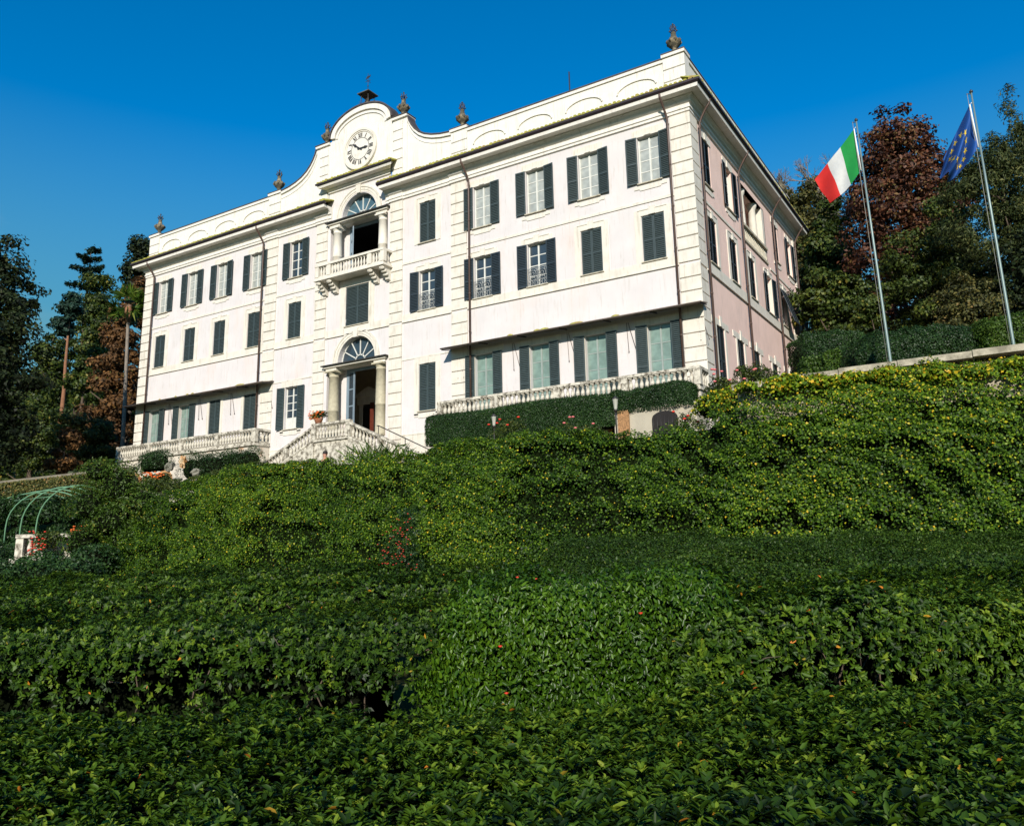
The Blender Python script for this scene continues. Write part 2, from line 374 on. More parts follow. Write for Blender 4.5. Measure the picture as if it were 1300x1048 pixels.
# ---- cornice, eaves, gutter
prof = [(0, 12.75), (.09, 12.78), (.09, 12.9), (.14, 12.92), (.14, 13.0), (.10, 13.02), (.10, 13.14), (.2, 13.2), (.2, 13.28), (.3, 13.4), (.34, 13.4), (.34, 13.46), (.72, 13.46), (.75, 13.62), (0, 13.62)]
def corn(mb, path, prof, dz=0):
    """sweep the (out,z) profile along corner points; path=[(x,y,(nx,ny))...]"""
    rows = [[(x + nx * o, y + ny * o, z + dz) for o, z in prof] for x, y, (nx, ny) in path]
    k = len(prof)
    for i in range(len(rows) - 1):
        vs = rows[i] + rows[i + 1]
        mb.add(vs, [(j, j + 1, k + j + 1, k + j) for j in range(k - 1)])
    for r_, rev in ((rows[0], 0), (rows[-1], 1)):
        mb.add(r_, [tuple(range(k)) if not rev else tuple(range(k - 1, -1, -1))])
F = (0, -1)
m = MB(); corn(m, [(2.1, 0, F), (HW, 0, (1, -1)), (HW, D, (1, 1)), (0, D, (0, 1))], prof); corn(m, [(0, D, (0, 1)), (-HW, D, (-1, 1)), (-HW, 0, (-1, -1)), (-2.1, 0, F)], prof)
# pilaster cappings where the cornice breaks forward
for a, b in ((-7.7, -6.6), (-3.36, -2.38), (2.38, 3.36), (6.6, 7.7)):
    corn(m, [(a, -.0, F), (b, -.0, F)], [(o * 1.0 + .05, z) for o, z in prof[:9]] + [(0, 13.28)])
m.split('cornice', TRIMW, villa, gap=.0)
gp = [(.68, 13.62), (.80, 13.64), (.86, 13.70), (.86, 13.80), (.80, 13.80), (.68, 13.72)]
m = MB(); corn(m, [(2.0, 0, F), (HW, 0, (1, -1)), (HW, D, (1, 1)), (0, D, (0, 1))], gp); corn(m, [(0, D, (0, 1)), (-HW, D, (-1, 1)), (-HW, 0, (-1, -1)), (-2.0, 0, F)], gp)
m.split('gutter', GUTTER, villa, gap=0)
# tiled eaves strip with mossy edge: tiles one after another
m = MB()
def tiles(u0, u1, P, zo=13.78, zi=14.08, o0=.84, o1=0):
    n = int((u1 - u0) / .23)
    for i in range(n):
        u = u0 + (i + .5) * (u1 - u0) / n; j = random.uniform(-.025, .03); k = random.uniform(0, .05)
        w = .105
        a = [P(u - w, o0 + j, zo), P(u - w * .5, o0 + j, zo + .10 + k), P(u + w * .5, o0 + j, zo + .10 + k), P(u + w, o0 + j, zo)]
        b = [P(u - w, o1, zi), P(u - w * .5, o1, zi + .07), P(u + w * .5, o1, zi + .07), P(u + w, o1, zi)]
        m.add(a + b, [(0, 1, 5, 4), (1, 2, 6, 5), (2, 3, 7, 6), (0, 3, 2, 1)])
    m.quad(P(u0, o0 - .03, zo - .01), P(u1, o0 - .03, zo - .01), P(u1, o1, zi), P(u0, o1, zi))
tiles(-20.8, -2.0, PF); tiles(2.0, 20.8, PF); tiles(-.8, D + .8, PS)
m.build('eaves_tiles', MOSS, villa)
# ---- parapet with lunette mouldings
m = MB()
YP = .06
for a, b in ((-18.95, -7.7), (7.7, 18.95)):
    m.box(a, b, YP, YP + .35, 13.9, 15.62); m.box(a, b, YP - .07, YP + .42, 15.62, 15.78)
    for i in range(4):
        c = a + (b - a) * (i + .5) / 4; w = 1.0
        pts = [(c + w * math.cos(t), 14.72 + .46 * math.sin(t)) for t in [PI * j / 14 for j in range(15)]]
        pts = [(c + math.copysign(min(abs(x - c) * 1.0, w), x - c), z) for x, z in pts]
        for j in range(14):
            (xa, za), (xb, zb) = pts[j], pts[j + 1]
            m.bar((xa, YP - .02, za), (xb, YP - .02, zb), .07, .08, up=(0, 1, 0))
        m.box(c - w, c + w, YP - .035, YP, 14.35, 14.40)
for s in (-1, 1):
    for a, b, zt in ((6.65, 7.7, 15.95), (18.95, 20.0, 15.95)):
        x0, x1 = sorted((s * a, s * b)); 
        rust(m, x0, x1, 13.9, zt - .15, lambda u, o, z: (u, YP - .02 - o, z), .06, .6); m.box(x0, x1, YP - .02, YP + .55, 13.9, zt - .15)
        m.box(x0 - .05, x1 + .05, YP - .16, YP + .6, zt - .15, zt)
m.box(HW - .42, HW - .06, .6, D, 13.9, 15.62); m.box(HW - .48, HW, .62, D, 15.62, 15.78)
m.box(-HW + .06, -HW + .42, .6, D, 13.9, 15.78)
m.box(HW - .7, HW, D - .9, D, 13.9, 15.95)
m.split('parapet', TRIMW, villa)
m = MB()
for a, b in ((-18.92, -7.74), (7.74, 18.92)): m.box(a, b, YP - .10, YP + .46, 15.782, 15.84)
for a, b in ((-20.06, -18.9), (18.9, 20.06), (-7.76, -6.6), (6.6, 7.76)): m.box(a, b, YP - .18, YP + .62, 15.952, 16.0)
m.box(HW - .52, HW + .03, .7, D, 15.782, 15.84); m.box(-HW, -HW + .5, .7, D, 15.782, 15.84)
m.split('coping', CAP, villa)
# ---- clock gable
m = MB(); AR = arcpts(2.36, 18.15, 28, rz=1.42)
m.strip(AR, [(x, 15.02) for x, z in AR], .04, .55)                                  # gable field
for s in (-1, 1): m.box(min(s * 2.36, s * 2.5), max(s * 2.36, s * 2.5), .04, .55, 15.02, 18.0)
o1 = arcpts(2.36, 18.15, 28, rz=1.42); i1 = arcpts(2.05, 18.10, 28, rz=1.18); o2 = arcpts(2.0, 18.08, 28, rz=1.12); i2 = arcpts(1.86, 18.05, 28, rz=1.0)
m.strip([o1[0]] + o1[1:], i1, -.10, .04); 
m.strip(o2, i2, -.02, .04)
for s in (-1, 1):
    x0, x1 = sorted((s * 2.5, s * 3.55)); m.box(x0, x1, .0, .6, 13.9, 17.82)
    rust(m, min(s * 2.55, s * 3.25), max(s * 2.55, s * 3.25), 14.1, 17.7, lambda u, o, z: (u, -o, z), .07, .6)
    m.box(x0 - .04, x1 + .04, -.12, .68, 17.82, 17.97)
    cv = [(3.55, 17.75), (3.66, 17.5), (3.82, 17.2), (4.05, 16.88), (4.38, 16.56), (4.8, 16.3), (5.3, 16.1), (5.9, 15.95), (6.68, 15.85)]
    cv = [(s * x, z) for x, z in cv]; cb = [(x, 13.9) for x, z in cv]
    if s < 0: cv.reverse(); cb.reverse()
    m.strip(cv, cb, YP, YP + .45)
    cin = [(x, z - .16) for x, z in cv]; m.strip(cv, cin, YP - .10, YP)
    c2 = [(x, z - .42) for x, z in cv]; c3 = [(x, z - .47) for x, z in cv]; m.strip(c2, c3, YP - .03, YP)
m.build('clock_gable', TRIMW, villa)
m = MB()
Ac = arcpts(2.40, 18.17, 28, rz=1.44); Ad = arcpts(2.50, 18.17, 28, rz=1.54); m.strip(Ad, Ac, -.14, .62)
for s in (-1, 1):
    x0, x1 = sorted((s * 2.48, s * 3.62)); m.box(x0, x1, -.16, .72, 17.972, 18.02)
    cv = [(3.6, 17.78), (3.68, 17.5), (3.84, 17.2), (4.07, 16.88), (4.4, 16.56), (4.8, 16.3), (5.3, 16.1), (5.9, 15.95), (6.6, 15.86)]
    cv = [(s * x, z + .01) for x, z in cv]; cu = [(x + s * .05, z + .06) for x, z in cv]
    if s < 0: cv.reverse(); cu.reverse()
    m.strip(cu, cv, YP - .14, YP + .5)
m.split('gable_coping', CAP, villa, gap=.0)
# gable cornice over the upper arch
gc = [(0, 14.55), (.1, 14.58), (.1, 14.66), (.2, 14.74), (.2, 14.8), (.52, 14.84), (.58, 14.98), (0, 15.0)]
m = MB(); corn(m, [(-2.32, .6, (-1, -1)), (-2.32, 0, (-1, -1)), (2.32, 0, (1, -1)), (2.32, .6, (1, -1))][1:3], gc); m.build('gable_cornice', TRIMW, villa)
m = MB(); corn(m, [(-2.3, 0, (-1, -1)), (2.3, 0, (1, -1))], [(.5, 14.99), (.66, 15.0), (.68, 15.1), (.5, 15.1)]); m.build('gable_gutter', GUTTER, villa)
m = MB(); tiles(-2.9, 2.9, PF, 15.08, 15.3, .66, -.02); m.build('gable_eaves_tiles', MOSS, villa)
# ---- clock
clk = empty('clock', (.0, .0, 16.85), parent=villa)
def ring(mb, ro, ri, y0, y1, n=40):
    for j in range(n):
        a, b = 2 * PI * j / n, 2 * PI * (j + 1) / n
        mb.xz([(ri * math.cos(a), ri * math.sin(a)), (ro * math.cos(a), ro * math.sin(a)), (ro * math.cos(b), ro * math.sin(b)), (ri * math.cos(b), ri * math.sin(b))], y0, y1)
m = MB(); ring(m, 1.30, 1.16, -.10, .04); ring(m, 1.16, 1.08, -.06, .04); m.build('rim', TRIM, clk)
m = MB(); m.xz([(1.08 * math.cos(2 * PI * j / 40), 1.08 * math.sin(2 * PI * j / 40)) for j in range(40)], -.02, .03); m.build('dial', mat('dial_white', (.66, .63, .56), .7, .08, 3, col2=(.5, .45, .38)), clk)
m = MB(); ring(m, .70, .67, -.028, -.02)
def stroke(ax, az, bx, bz, w, ang):
    ca, sa = math.cos(ang), math.sin(ang)
    rotp = lambda x, z: (x * ca + z * sa, -.03, -x * sa + z * ca)
    m.bar(rotp(ax, az), rotp(bx, bz), w, .012, up=(0, 1, 0))
NUM = ['XII', 'I', 'II', 'III', 'IIII', 'V', 'VI', 'VII', 'VIII', 'IX', 'X', 'XI']
for h, t in enumerate(NUM):
    ang = 2 * PI * h / 12; wd = {'I': .085, 'V': .16, 'X': .17}
    tot = sum(wd[c] for c in t); x = -tot / 2
    for c in t:
        w = wd[c]; a, b = .73, 1.0
        if c == 'I': stroke(x + w / 2, a, x + w / 2, b, .05, ang)
        if c == 'V': stroke(x + .03, b, x + w / 2, a, .06, ang); stroke(x + w - .03, b, x + w / 2, a, .02, ang)
        if c == 'X': stroke(x + .03, b, x + w - .03, a, .06, ang); stroke(x + w - .03, b, x + .03, a, .02, ang)
        x += w
m.build('numerals', IRON, clk)
m = MB()
def hand(ang, L, w, y):
    ca, sa = math.cos(ang), math.sin(ang); q = lambda x, z: (x * ca + z * sa, -x * sa + z * ca)
    m.xz([q(-w * .5, -.18), q(w * .5, -.18), q(w * .6, L * .5), q(w * 1.3, L * .62), q(0, L), q(-w * 1.3, L * .62), q(-w * .6, L * .5)], y - .012, y)
hand(R(307), .72, .07, -.05); m.build('hour_hand', IRON, clk)
m = MB(); hand(R(92), .66, .06, -.07); m.build('minute_hand', IRON, clk)
# ---- urn finials
def urn_mb():
    a = MB(); a.lathe([(.28, 0), (.28, .06), (.19, .1), (.11, .22), (.11, .3), (.17, .38), (.29, .5), (.34, .62), (.32, .72), (.24, .78), (.17, .84), (.14, .96), (.11, 1.1), (.13, 1.14), (.1, 1.18), (.04, 1.22)], n=14)
    for j in range(8):
        t = 2 * PI * j / 8; a.lathe([(.03, -.1), (.08, 0), (.03, .1)], (.32 * math.cos(t), .32 * math.sin(t), .66), 5)
    b = MB()
    for j in range(5):
        t = 2 * PI * j / 5; c, s = math.cos(t), math.sin(t)
        b.tube([(0, 0, 1.15), (.10 * c, .10 * s, 1.2), (.17 * c, .17 * s, 1.3), (.10 * c, .10 * s, 1.42), (.16 * c, .16 * s, 1.5)], .03, 5)
        b.lathe([(.01, -.04), (.05, 0), (.01, .05)], (.18 * c, .18 * s, 1.3), 5)
    b.tube([(0, 0, 1.15), (0, 0, 1.62)], .035, 5); b.lathe([(.01, -.05), (.06, 0), (.01, .08)], (0, 0, 1.6), 6)
    return a, b
ua, ub = urn_mb()
UST = mat('lichen_stone', (.26, .21, .13), .9, .3, 6, .5, 30, col2=(.07, .065, .045), c2lo=.38, c2hi=.52, c2scale=5)
u0 = None
for (x, y, z) in ((-19.45, .3, 16), (-7.2, .3, 16), (-3.03, .3, 18.02), (3.03, .3, 18.02), (7.2, .3, 16), (19.45, .3, 16), (19.6, 19.3, 15.95)):
    if u0 is None: u0 = ua.build('urn_finial', UST, villa); ub.build('iron_flame', IRON, u0); u = u0
    else: u = copy_tree(u0, villa)
    u.location = (x, y, z); u.rotation_euler = (0, 0, x)
# ---- bell turret with weather vane
bt = empty('bell_turret', (.1, .45, 19.55), parent=villa)
m = MB()
m.lathe([(.42, 0), (.42, .18), (.3, .24)], n=4)
for a in (-1, 1):
    for b in (-1, 1): m.tube([(a * .3, b * .3, .1), (a * .26, b * .26, 1.0)], .03, 5)
for t in range(6):
    m.tube([(-.4 + t * .16, -.34, .05), (-.36 + t * .145, -.34, .55)], .012, 4)
m.build('frame', IRON, bt)
m = MB(); m.add([(-.45, -.45, .98), (.45, -.45, .98), (.45, .45, .98), (-.45, .45, .98), (-.45, -.45, 1.04), (.45, -.45, 1.04), (.45, .45, 1.04), (-.45, .45, 1.04), (0, 0, 1.36)], [(0, 3, 2, 1), (0, 1, 5, 4), (1, 2, 6, 5), (2, 3, 7, 6), (3, 0, 4, 7), (4, 5, 8), (5, 6, 8), (6, 7, 8), (7, 4, 8)]); m.build('turret_roof', mat('turret_roof_metal', (.07, .07, .055), .6, .3), bt)
m = MB(); m.lathe([(.22, .42), (.2, .5), (.14, .62), (.12, .74), (.03, .8)], n=12); m.build('bell', mat('bronze', (.09, .07, .035), .4, .2, metal=.7), bt)
m = MB(); m.tube([(0, 0, 1.35), (0, 0, 2.45)], .016, 5); m.bar((-.22, 0, 1.95), (.22, 0, 1.95), .02); m.bar((0, -.22, 1.95), (0, .22, 1.95), .02)
m.xz([(-.18, 2.15), (.0, 2.12), (.16, 2.2), (.2, 2.32), (.06, 2.26), (-.05, 2.3)], -.01, .01); m.lathe([(.01, -.05), (.05, 0), (.01, .05)], (0, 0, 1.62), 6); m.build('weather_vane', IRON, bt)
m = MB(); m.tube([(0, 0, -1.2), (0, 0, 1.9)], .035, 5); m.build('antenna', IRON, villa, loc=(13.3, 1.4, 16.0))
# ---- main roof
m = MB(); a = .5; m.add([(-HW + a, .6, 14.2), (HW - a, .6, 14.2), (HW - a, D - a, 14.2), (-HW + a, D - a, 14.2), (-HW + 9, 9.9, 15.6), (HW - 9, 9.9, 15.6)], [(0, 1, 5, 4), (1, 2, 5), (2, 3, 4, 5), (3, 0, 4)]); m.build('roof', ROOF, villa)
# ---- drainpipes
def pipe(P, u, name='drainpipe'):
    m = MB(); m.tube([P(u, .74, 13.68), P(u, .72, 13.45), P(u + .02, .55, 13.25), P(u + .06, .28, 12.85), P(u + .08, .16, 12.6), P(u + .08, .15, 12.), P(u + .08, .14, -.1 if P is PF else ZB)], .055, 8)
    for z in range(0, 13, 2): m.tube([P(u + .08, .14, z + .3), P(u + .08, .14, z + .38)], .07, 8)
    m.build(name, PIPE, villa)
for u in (-19.05, -7.95, 7.8, 18.95): pipe(PF, u)
for u in (.95, 7.0, 13.7, 19.2): pipe(PS, u)

# ================================================================== windows
def shutter_mb(w, h, closed=False, out=0, split=.42):
    """louvred leaf, origin at lower-left, x 0..w, thickness in y 0..-.04"""
    m = MB(); t = .045; s = .055
    m.box(0, s, -t, 0, 0, h); m.box(w - s, w, -t, 0, 0, h)
    zr = [0, h * split, h - .07]
    for z in zr: m.box(s, w - s, -t, 0, z, z + .07)
    for a, b in ((.07, h * split), (h * split + .07, h - .07)):
        n = max(3, int((b - a) / .085))
        for i in range(n):
            z = a + (i + .5) * (b - a) / n
            m.obox((w / 2, -.022, z), ((w / 2 - s) * 1., 0, 0), (0, .018, .022), (0, -.003, .004))
    m.box(s, w - s, -.006, -.002, .07, h - .07)
    return m
_sh = {}
def shutter(parent, x, z, w, h, y=-.06, mt=None, rot=(0, 0, 0), split=.42):
    mt = mt or SHUT; k = (round(w, 3), round(h, 3), mt.name, split)
    if k in _sh:
        o = _sh[k].copy(); C.objects.link(o)
    else:
        o = shutter_mb(w, h, split=split).build('shutter', mt); _sh[k] = o
    o.parent = parent; o.location = (x, y, z); o.rotation_euler = rot
    return o
def frame_mb(w, h, cols, rows, panel=0, t=.05, bar=.022):
    """w = half width; frame set back .2"""
    m = MB(); y0, y1 = .16, .22
    m.box(-w, -w + t, y0, y1, 0, h); m.box(w - t, w, y0, y1, 0, h); m.box(-w + t, w - t, y0, y1, 0, t); m.box(-w + t, w - t, y0, y1, h - t, h)
    m.box(-t * .8, t * .8, y0 - .01, y1, t, h - t)
    if panel: m.box(-w + t, w - t, y0 + .02, y1, t, panel)
    for s in (-1, 1):
        a, b = (t * .8, w - t) if s > 0 else (-w + t, -t * .8)
        for i in range(1, rows): z = max(panel, t) + (h - t - max(panel, t)) * i / rows; m.box(a, b, y0 + .015, y1 - .01, z - bar, z + bar)
        for i in range(1, cols): x = a + (b - a) * i / cols; m.box(x - bar * .7, x + bar * .7, y0 + .014, y1 - .012, t, h - t)
    return m
def window(P, u, z0, z1, w=.545, kind='closed', glass=None, fmat=None, row='T', wide=1., rows=4, cols=1, panel=0, sm=None, rail=False, awn=0):
    """part 'window' of the villa: surround (own mesh) > frame, glass, shutters, sill, railing"""
    side_ = P is PS; loc = P(u, 0, z0); rz = PI / 2 if side_ else 0; h = z1 - z0
    m = MB(); pr = .035
    hdr = .42 if row != 'C' else .2
    if row == 'T':
        m.box(-.78, .78, -pr, 0, h, h + hdr - .06); m.box(-.16, .16, -pr - .03, -pr, h + .02, h + hdr - .06)
    elif row == 'M':
        for s in (-1, 1): a, b = sorted((s * (w + .02), s * (w + .34))); m.box(a, b, -pr, 0, -.04 if not side_ else -.06, h + .02)
        m.box(-w - .34, w + .34, -pr, 0, h + .02, h + .30); m.box(-.15, .15, -pr - .04, -pr, h + .02, h + .4)
        m.box(-w - .17, w + .17, -pr - .025, -pr, h + .3 - .02, h + .33)
    elif row == 'G':
        for s in (-1, 1): a, b = sorted((s * (w + .0), s * (w + .2))); m.box(a, b, -pr, 0, 0, h + .02)
        m.box(-w - .62, w + .62, -pr, 0, h + .02, h + .32)
        if side_: m.box(-.13, .13, -pr - .04, -pr, h + .02, h + .5)
    elif row == 'H':
        for s in (-1, 1): a, b = sorted((s * (w + .02), s * (w + .3))); m.box(a, b, -pr, 0, -.2, h + .02)
        m.box(-w - .3, w + .3, -pr, 0, h + .02, h + .36); m.box(-.15, .15, -pr - .04, -pr, h + .02, h + .36)
    elif row == 'C':
        for s in (-1, 1): a, b = sorted((s * (w + .02), s * (w + .42))); m.box(a, b, -pr, 0, -.05, h + .02)
        m.box(-w - .42, w + .42, -pr, 0, h + .02, h + .2)
    win = m.build('window', TRIM, villa, loc=loc, rot=(0, 0, rz))
    if row in 'TH':
        q_ = MB(); e_ = 0 if row == 'T' else w + .3 - .8
        q_.xz([(-.8 - e_, -.12), (-.8 - e_, -.28), (-.55 - e_, -.28), (-.5 - e_, -.36), (.5 + e_, -.36), (.55 + e_, -.28), (.8 + e_, -.28), (.8 + e_, -.12)], -pr, 0); q_.build('apron', TRIM, win)
    s_ = MB(); s_.box(-w - .07, w + .07, -.10, .16, -.045, .0); s_.build('sill', STONE, win)
    sm = sm or SHUT
    if kind == 'closed':
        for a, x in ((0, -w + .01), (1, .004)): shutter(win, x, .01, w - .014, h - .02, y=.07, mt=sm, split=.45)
        if sm: 
            b_ = MB(); b_.box(-w, w, .12, .14, 0, h); b_.build('backing', BLACK, win)
    else:
        frame_mb(w, h, cols, rows, panel).build('frame', fmat or FRAME, win)
        g = MB(); g.box(-w + .03, w - .03, .19, .2, .03, h - .03); g.build('glass', glass, win)
        if awn:
            for a, x in ((0, -w), (1, .01)):
                o = shutter(win, x, 0, w - .01, h, y=.0, mt=sm)
                o.location = (x, -math.sin(awn) * h - .04, h - math.cos(awn) * h); o.rotation_euler = (-awn, 0, 0)
            b_ = MB()
            for x in (-w * .5, w * .5): b_.tube([(x, 0, .1), (x, -math.sin(awn) * h * .8 - .04, h - math.cos(awn) * h * .8)], .012, 5)
            b_.build('stay', IRON, win)
        else:
            t1, t2 = random.uniform(0, R(7)), random.uniform(0, R(7))
            shutter(win, -2 * w - .01, .0, w, h, y=-.05 - w * math.sin(t1), mt=sm, rot=(0, 0, t1))
            shutter(win, w + .01, .0, w, h, y=-.05, mt=sm, rot=(0, 0, -t2))
    if rail:
        r_ = MB(); y = -.03; H = .92
        for z in (.03, .3, H): r_.bar((-w, y, z), (w, y, z), .025)
        for i in range(9): x = -w + 2 * w * i / 8; r_.bar((x, y, .03), (x, y, .3), .014)
        for s in (-1, 1):
            for j, (cx_, cz_, rr) in enumerate(((.27, .62, .2), (.27, .62, .09), (.09, .42, .07), (.46, .42, .07), (.46, .82, .06), (.08, .8, .06))):
                pts = [(s * cx_ + rr * math.cos(t), y, cz_ + rr * math.sin(t)) for t in [2 * PI * q / 12 for q in range(13)]]
                r_.tube(pts, .014, 4, cap=False)
            r_.bar((s * (w - .02), y, 0), (s * (w - .02), y, H), .022)
        r_.bar((0, y, 0), (0, y, H), .02)
        for i in range(5): x = -w + w * 2 * (i + .5) / 5; r_.bar((x - .1, y, .03), (x + .1, y, .3), .012); r_.bar((x + .1, y, .03), (x - .1, y, .3), .012)
        r_.build('railing', RAILI, win)
    return win
c = CX
for i in (0, 1, 2, 3): window(PF, -c[i], T0, T1, kind='open', glass=G_CURT, row='T', rows=4, fmat=FRAME)
window(PF, -c[4], T0, T1, kind='open', glass=G_DARK, row='T', rows=4, fmat=FRAME)
for i in (3, 2, 1, 0): window(PF, c[i], T0, T1, kind='open', glass=G_CURT, row='T', rows=4, fmat=FRAME)
window(PF, c[4], T0, T1, row='M')
for i in range(5): window(PF, -c[i], M0, M1, row='M')
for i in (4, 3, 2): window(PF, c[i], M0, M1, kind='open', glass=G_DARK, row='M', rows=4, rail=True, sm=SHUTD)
for i in (1, 0): window(PF, c[i], M0, M1, row='M')
for i in (0, 1): window(PF, -c[i], G0, G1, kind='open', glass=G_TEAL, row='G', rows=4, fmat=MUNT)
for i in (2, 3): window(PF, -c[i], G0, G1, row='G')
window(PF, -c[4], .58, G1, kind='open', glass=G_DARK, row='H', rows=4, fmat=FRAME, panel=.7)
window(PF, c[4], .58, G1, row='H')
for i in (3, 2, 1, 0): window(PF, c[i], G0, G1, kind='open', glass=G_TEAL, row='G', rows=4, fmat=MUNT)
window(PF, 0, 6.05, 8.38, w=.86, row='C')
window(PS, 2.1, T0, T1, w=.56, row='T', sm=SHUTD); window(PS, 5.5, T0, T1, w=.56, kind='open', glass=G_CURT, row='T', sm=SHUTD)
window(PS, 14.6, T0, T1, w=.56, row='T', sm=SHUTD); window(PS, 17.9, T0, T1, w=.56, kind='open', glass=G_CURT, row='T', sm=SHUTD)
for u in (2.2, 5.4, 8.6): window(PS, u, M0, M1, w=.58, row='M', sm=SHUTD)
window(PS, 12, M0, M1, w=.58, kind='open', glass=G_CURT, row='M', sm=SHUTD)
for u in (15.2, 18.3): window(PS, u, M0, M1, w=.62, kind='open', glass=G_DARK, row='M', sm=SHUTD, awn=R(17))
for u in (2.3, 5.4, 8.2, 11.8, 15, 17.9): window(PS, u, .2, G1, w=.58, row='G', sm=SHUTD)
# side loggia: columns, piers and railing
m = MB()
for u in (8.75, 11.05):
    m.lathe([(.3, 0), (.3, .12), (.24, .18), (.24, 1.2), (.2, 2.9), (.26, 3.0), (.28, 3.08), (.3, 3.25)], (HW - .35, u, 9.1), 14)
for u in (7.75, 12.05): m.box(HW - .6, HW - .02, u - .2, u + .2, 9.1, 12.35)
m.split('loggia_column', TRIM, villa)
m = MB(); m.box(HW - .2, HW + .1, 7.6, 12.2, 9.85, 9.98); m.box(HW - .2, HW + .08, 7.6, 12.2, 9.0, 9.12)
for i in range(18): m.lathe([(.05, 0), (.06, .06), (.09, .25), (.04, .5), (.06, .72)], (HW - .05, 7.75 + i * .255, 9.12), 8)
m.split('loggia_balustrade', STONE, villa, gap=.02)
# ================================================================== portals (columns, entablature, fanlight, doors)
def colshape(m, x, y, z0, z1, r):
    H = z1 - z0
    m.box(x - r * 1.35, x + r * 1.35, y - r * 1.35, y + r * 1.35, z0, z0 + .1)
    m.lathe([(r * 1.25, .1), (r * 1.3, .15), (r * 1.1, .2), (r, .26), (r, H * .42), (r * 1.03, H * .42 + .005), (r * 1.03, H * .44), (r * .99, H * .445), (r * .9, H - .36), (r * .98, H - .35), (r * .98, H - .31), (r * .9, H - .29), (r * .92, H - .2), (r * 1.2, H - .1), (r * 1.22, H - .09)], (x, y, z0), 18)
    m.box(x - r * 1.3, x + r * 1.3, y - r * 1.3, y + r * 1.3, z1 - .09, z1)
def portal(z0, ze, zs, r, upper):
    p = empty('portal', (0, 0, z0), parent=villa); L = lambda z: z - z0
    for s in (-1, 1):
        m = MB(); colshape(m, s * 1.76, .12, 0, ze - z0 - .28, .30 if not upper else .27); m.build('column', COLST if not upper else TRIM, p)
    m = MB()
    for s in (-1, 1):
        a, b = sorted((s * 2.2, s * 2.04)); m.box(a, b, .3, .68, 0, ze - z0 - .28)
        a, b = sorted((s * 2.2, s * 1.4)); m.box(a, b, -.12, .5, ze - z0 - .28, ze - z0 - .1)
    m.box(-2.2, 2.2, .1, .6, ze - z0 - .16, ze - z0 - .1)
    m.box(-2.3, 2.3, -.22, .7, ze - z0 - .10, ze - z0)
    m.build('entablature', TRIM, p)
    m = MB(); m.box(-2.42, 2.42, -.34, .7, ze - z0 + .002, ze - z0 + .06); m.build('flashing', IRON, p)
    m = MB(); 
    for a, b, y in ((1.76, 1.66, -.08), (1.66, 1.5, -.045), (1.5, 1.385, -.02)):
        ao = arcpts(a, zs - z0, 24); ai = arcpts(b, zs - z0, 24)
        for i in range(24): m.xz([ai[i], ai[i + 1], ao[i + 1], ao[i]], y, 0)
        for s in (-1, 1): x0, x1 = sorted((s * a, s * b)); m.box(x0, x1, y, 0, ze - z0 + .06, zs - z0)
    m.xz([(-.13, L(zs) + 1.3), (.13, L(zs) + 1.3), (.19, L(zs) + 1.82), (-.19, L(zs) + 1.82)], -.13, 0)
    m.build('archivolt', TRIM, p)
    f = MB(); f.xz(arcpts(1.42, zs - z0, 24) , .36, .38); fo = f.build('fanlight', G_DARK if not upper else glassmat('fan_glass', (.06, .12, .15)), p)
    m = MB()
    for q in range(1, 6): t = PI * q / 6; m.bar((.35 * math.cos(t), .34, L(zs) + .35 * math.sin(t)), (1.4 * math.cos(t), .34, L(zs) + 1.4 * math.sin(t)), .055, .04, up=(0, 1, 0))
    for a, b in ((.4, .33), (1.42, 1.33)):
        ao = arcpts(a, L(zs), 18); ai = arcpts(b, L(zs), 18)
        for i in range(18): m.xz([ai[i], ai[i + 1], ao[i + 1], ao[i]], .32, .36)
    m.box(-1.4, 1.4, .3, .37, L(ze) + .062, L(ze) + .12)
    m.build('fanlight_bars', FRAME, p)
    # door frame and opened leaves
    m = MB(); H = L(ze) - .28
    m.box(-1.3, -1.2, .66, .76, 0, H); m.box(1.2, 1.3, .66, .76, 0, H); m.box(-1.3, 1.3, .655, .765, H - .02, L(ze) - .12); m.build('door_frame', BFRAME, p)
    for s, an in ((-1, R(-12) if not upper else R(-40)), (1, R(84) if not upper else R(75))):
        d = MB(); w = .62 if not upper else .75
        hh = H - .06
        d.box(0, .1, -.03, .03, .04, hh); d.box(w - .1, w, -.03, .03, .04, hh); 
        rows = 4
        for i in range(rows + 1): z = .04 + (hh - .1) * i / rows if i else .04; d.box(.1, w - .1, -.028, .028, z, z + (.07 if i else .28))
        o = d.build('door_leaf', BFRAME, p, loc=(s * 1.2, .7, 0), rot=(0, 0, (an if s < 0 else PI - an + R(0))))
        g = MB(); g.box(.1, w - .1, -.006, .006, .3, hh - .05); g.build('pane', G_DARK if not upper else G_BLUE, o)
        if s < 0 and not upper:
            g = MB(); g.box(w * .3, w * .62, -.036, -.03, .42, .7); g.build('paper_notice', mat('paper', (.7, .7, .68), .8, .02), o)
    return p
portal(-.45, 3.85, 4.0, 1.38, False)
portal(9.1, 12.55, 12.7, 1.33, True)
# centre bay threshold steps
m = MB(); m.box(-2.2, 2.2, -.0, .8, -.47, -.452); m.build('threshold', STONE, villa)

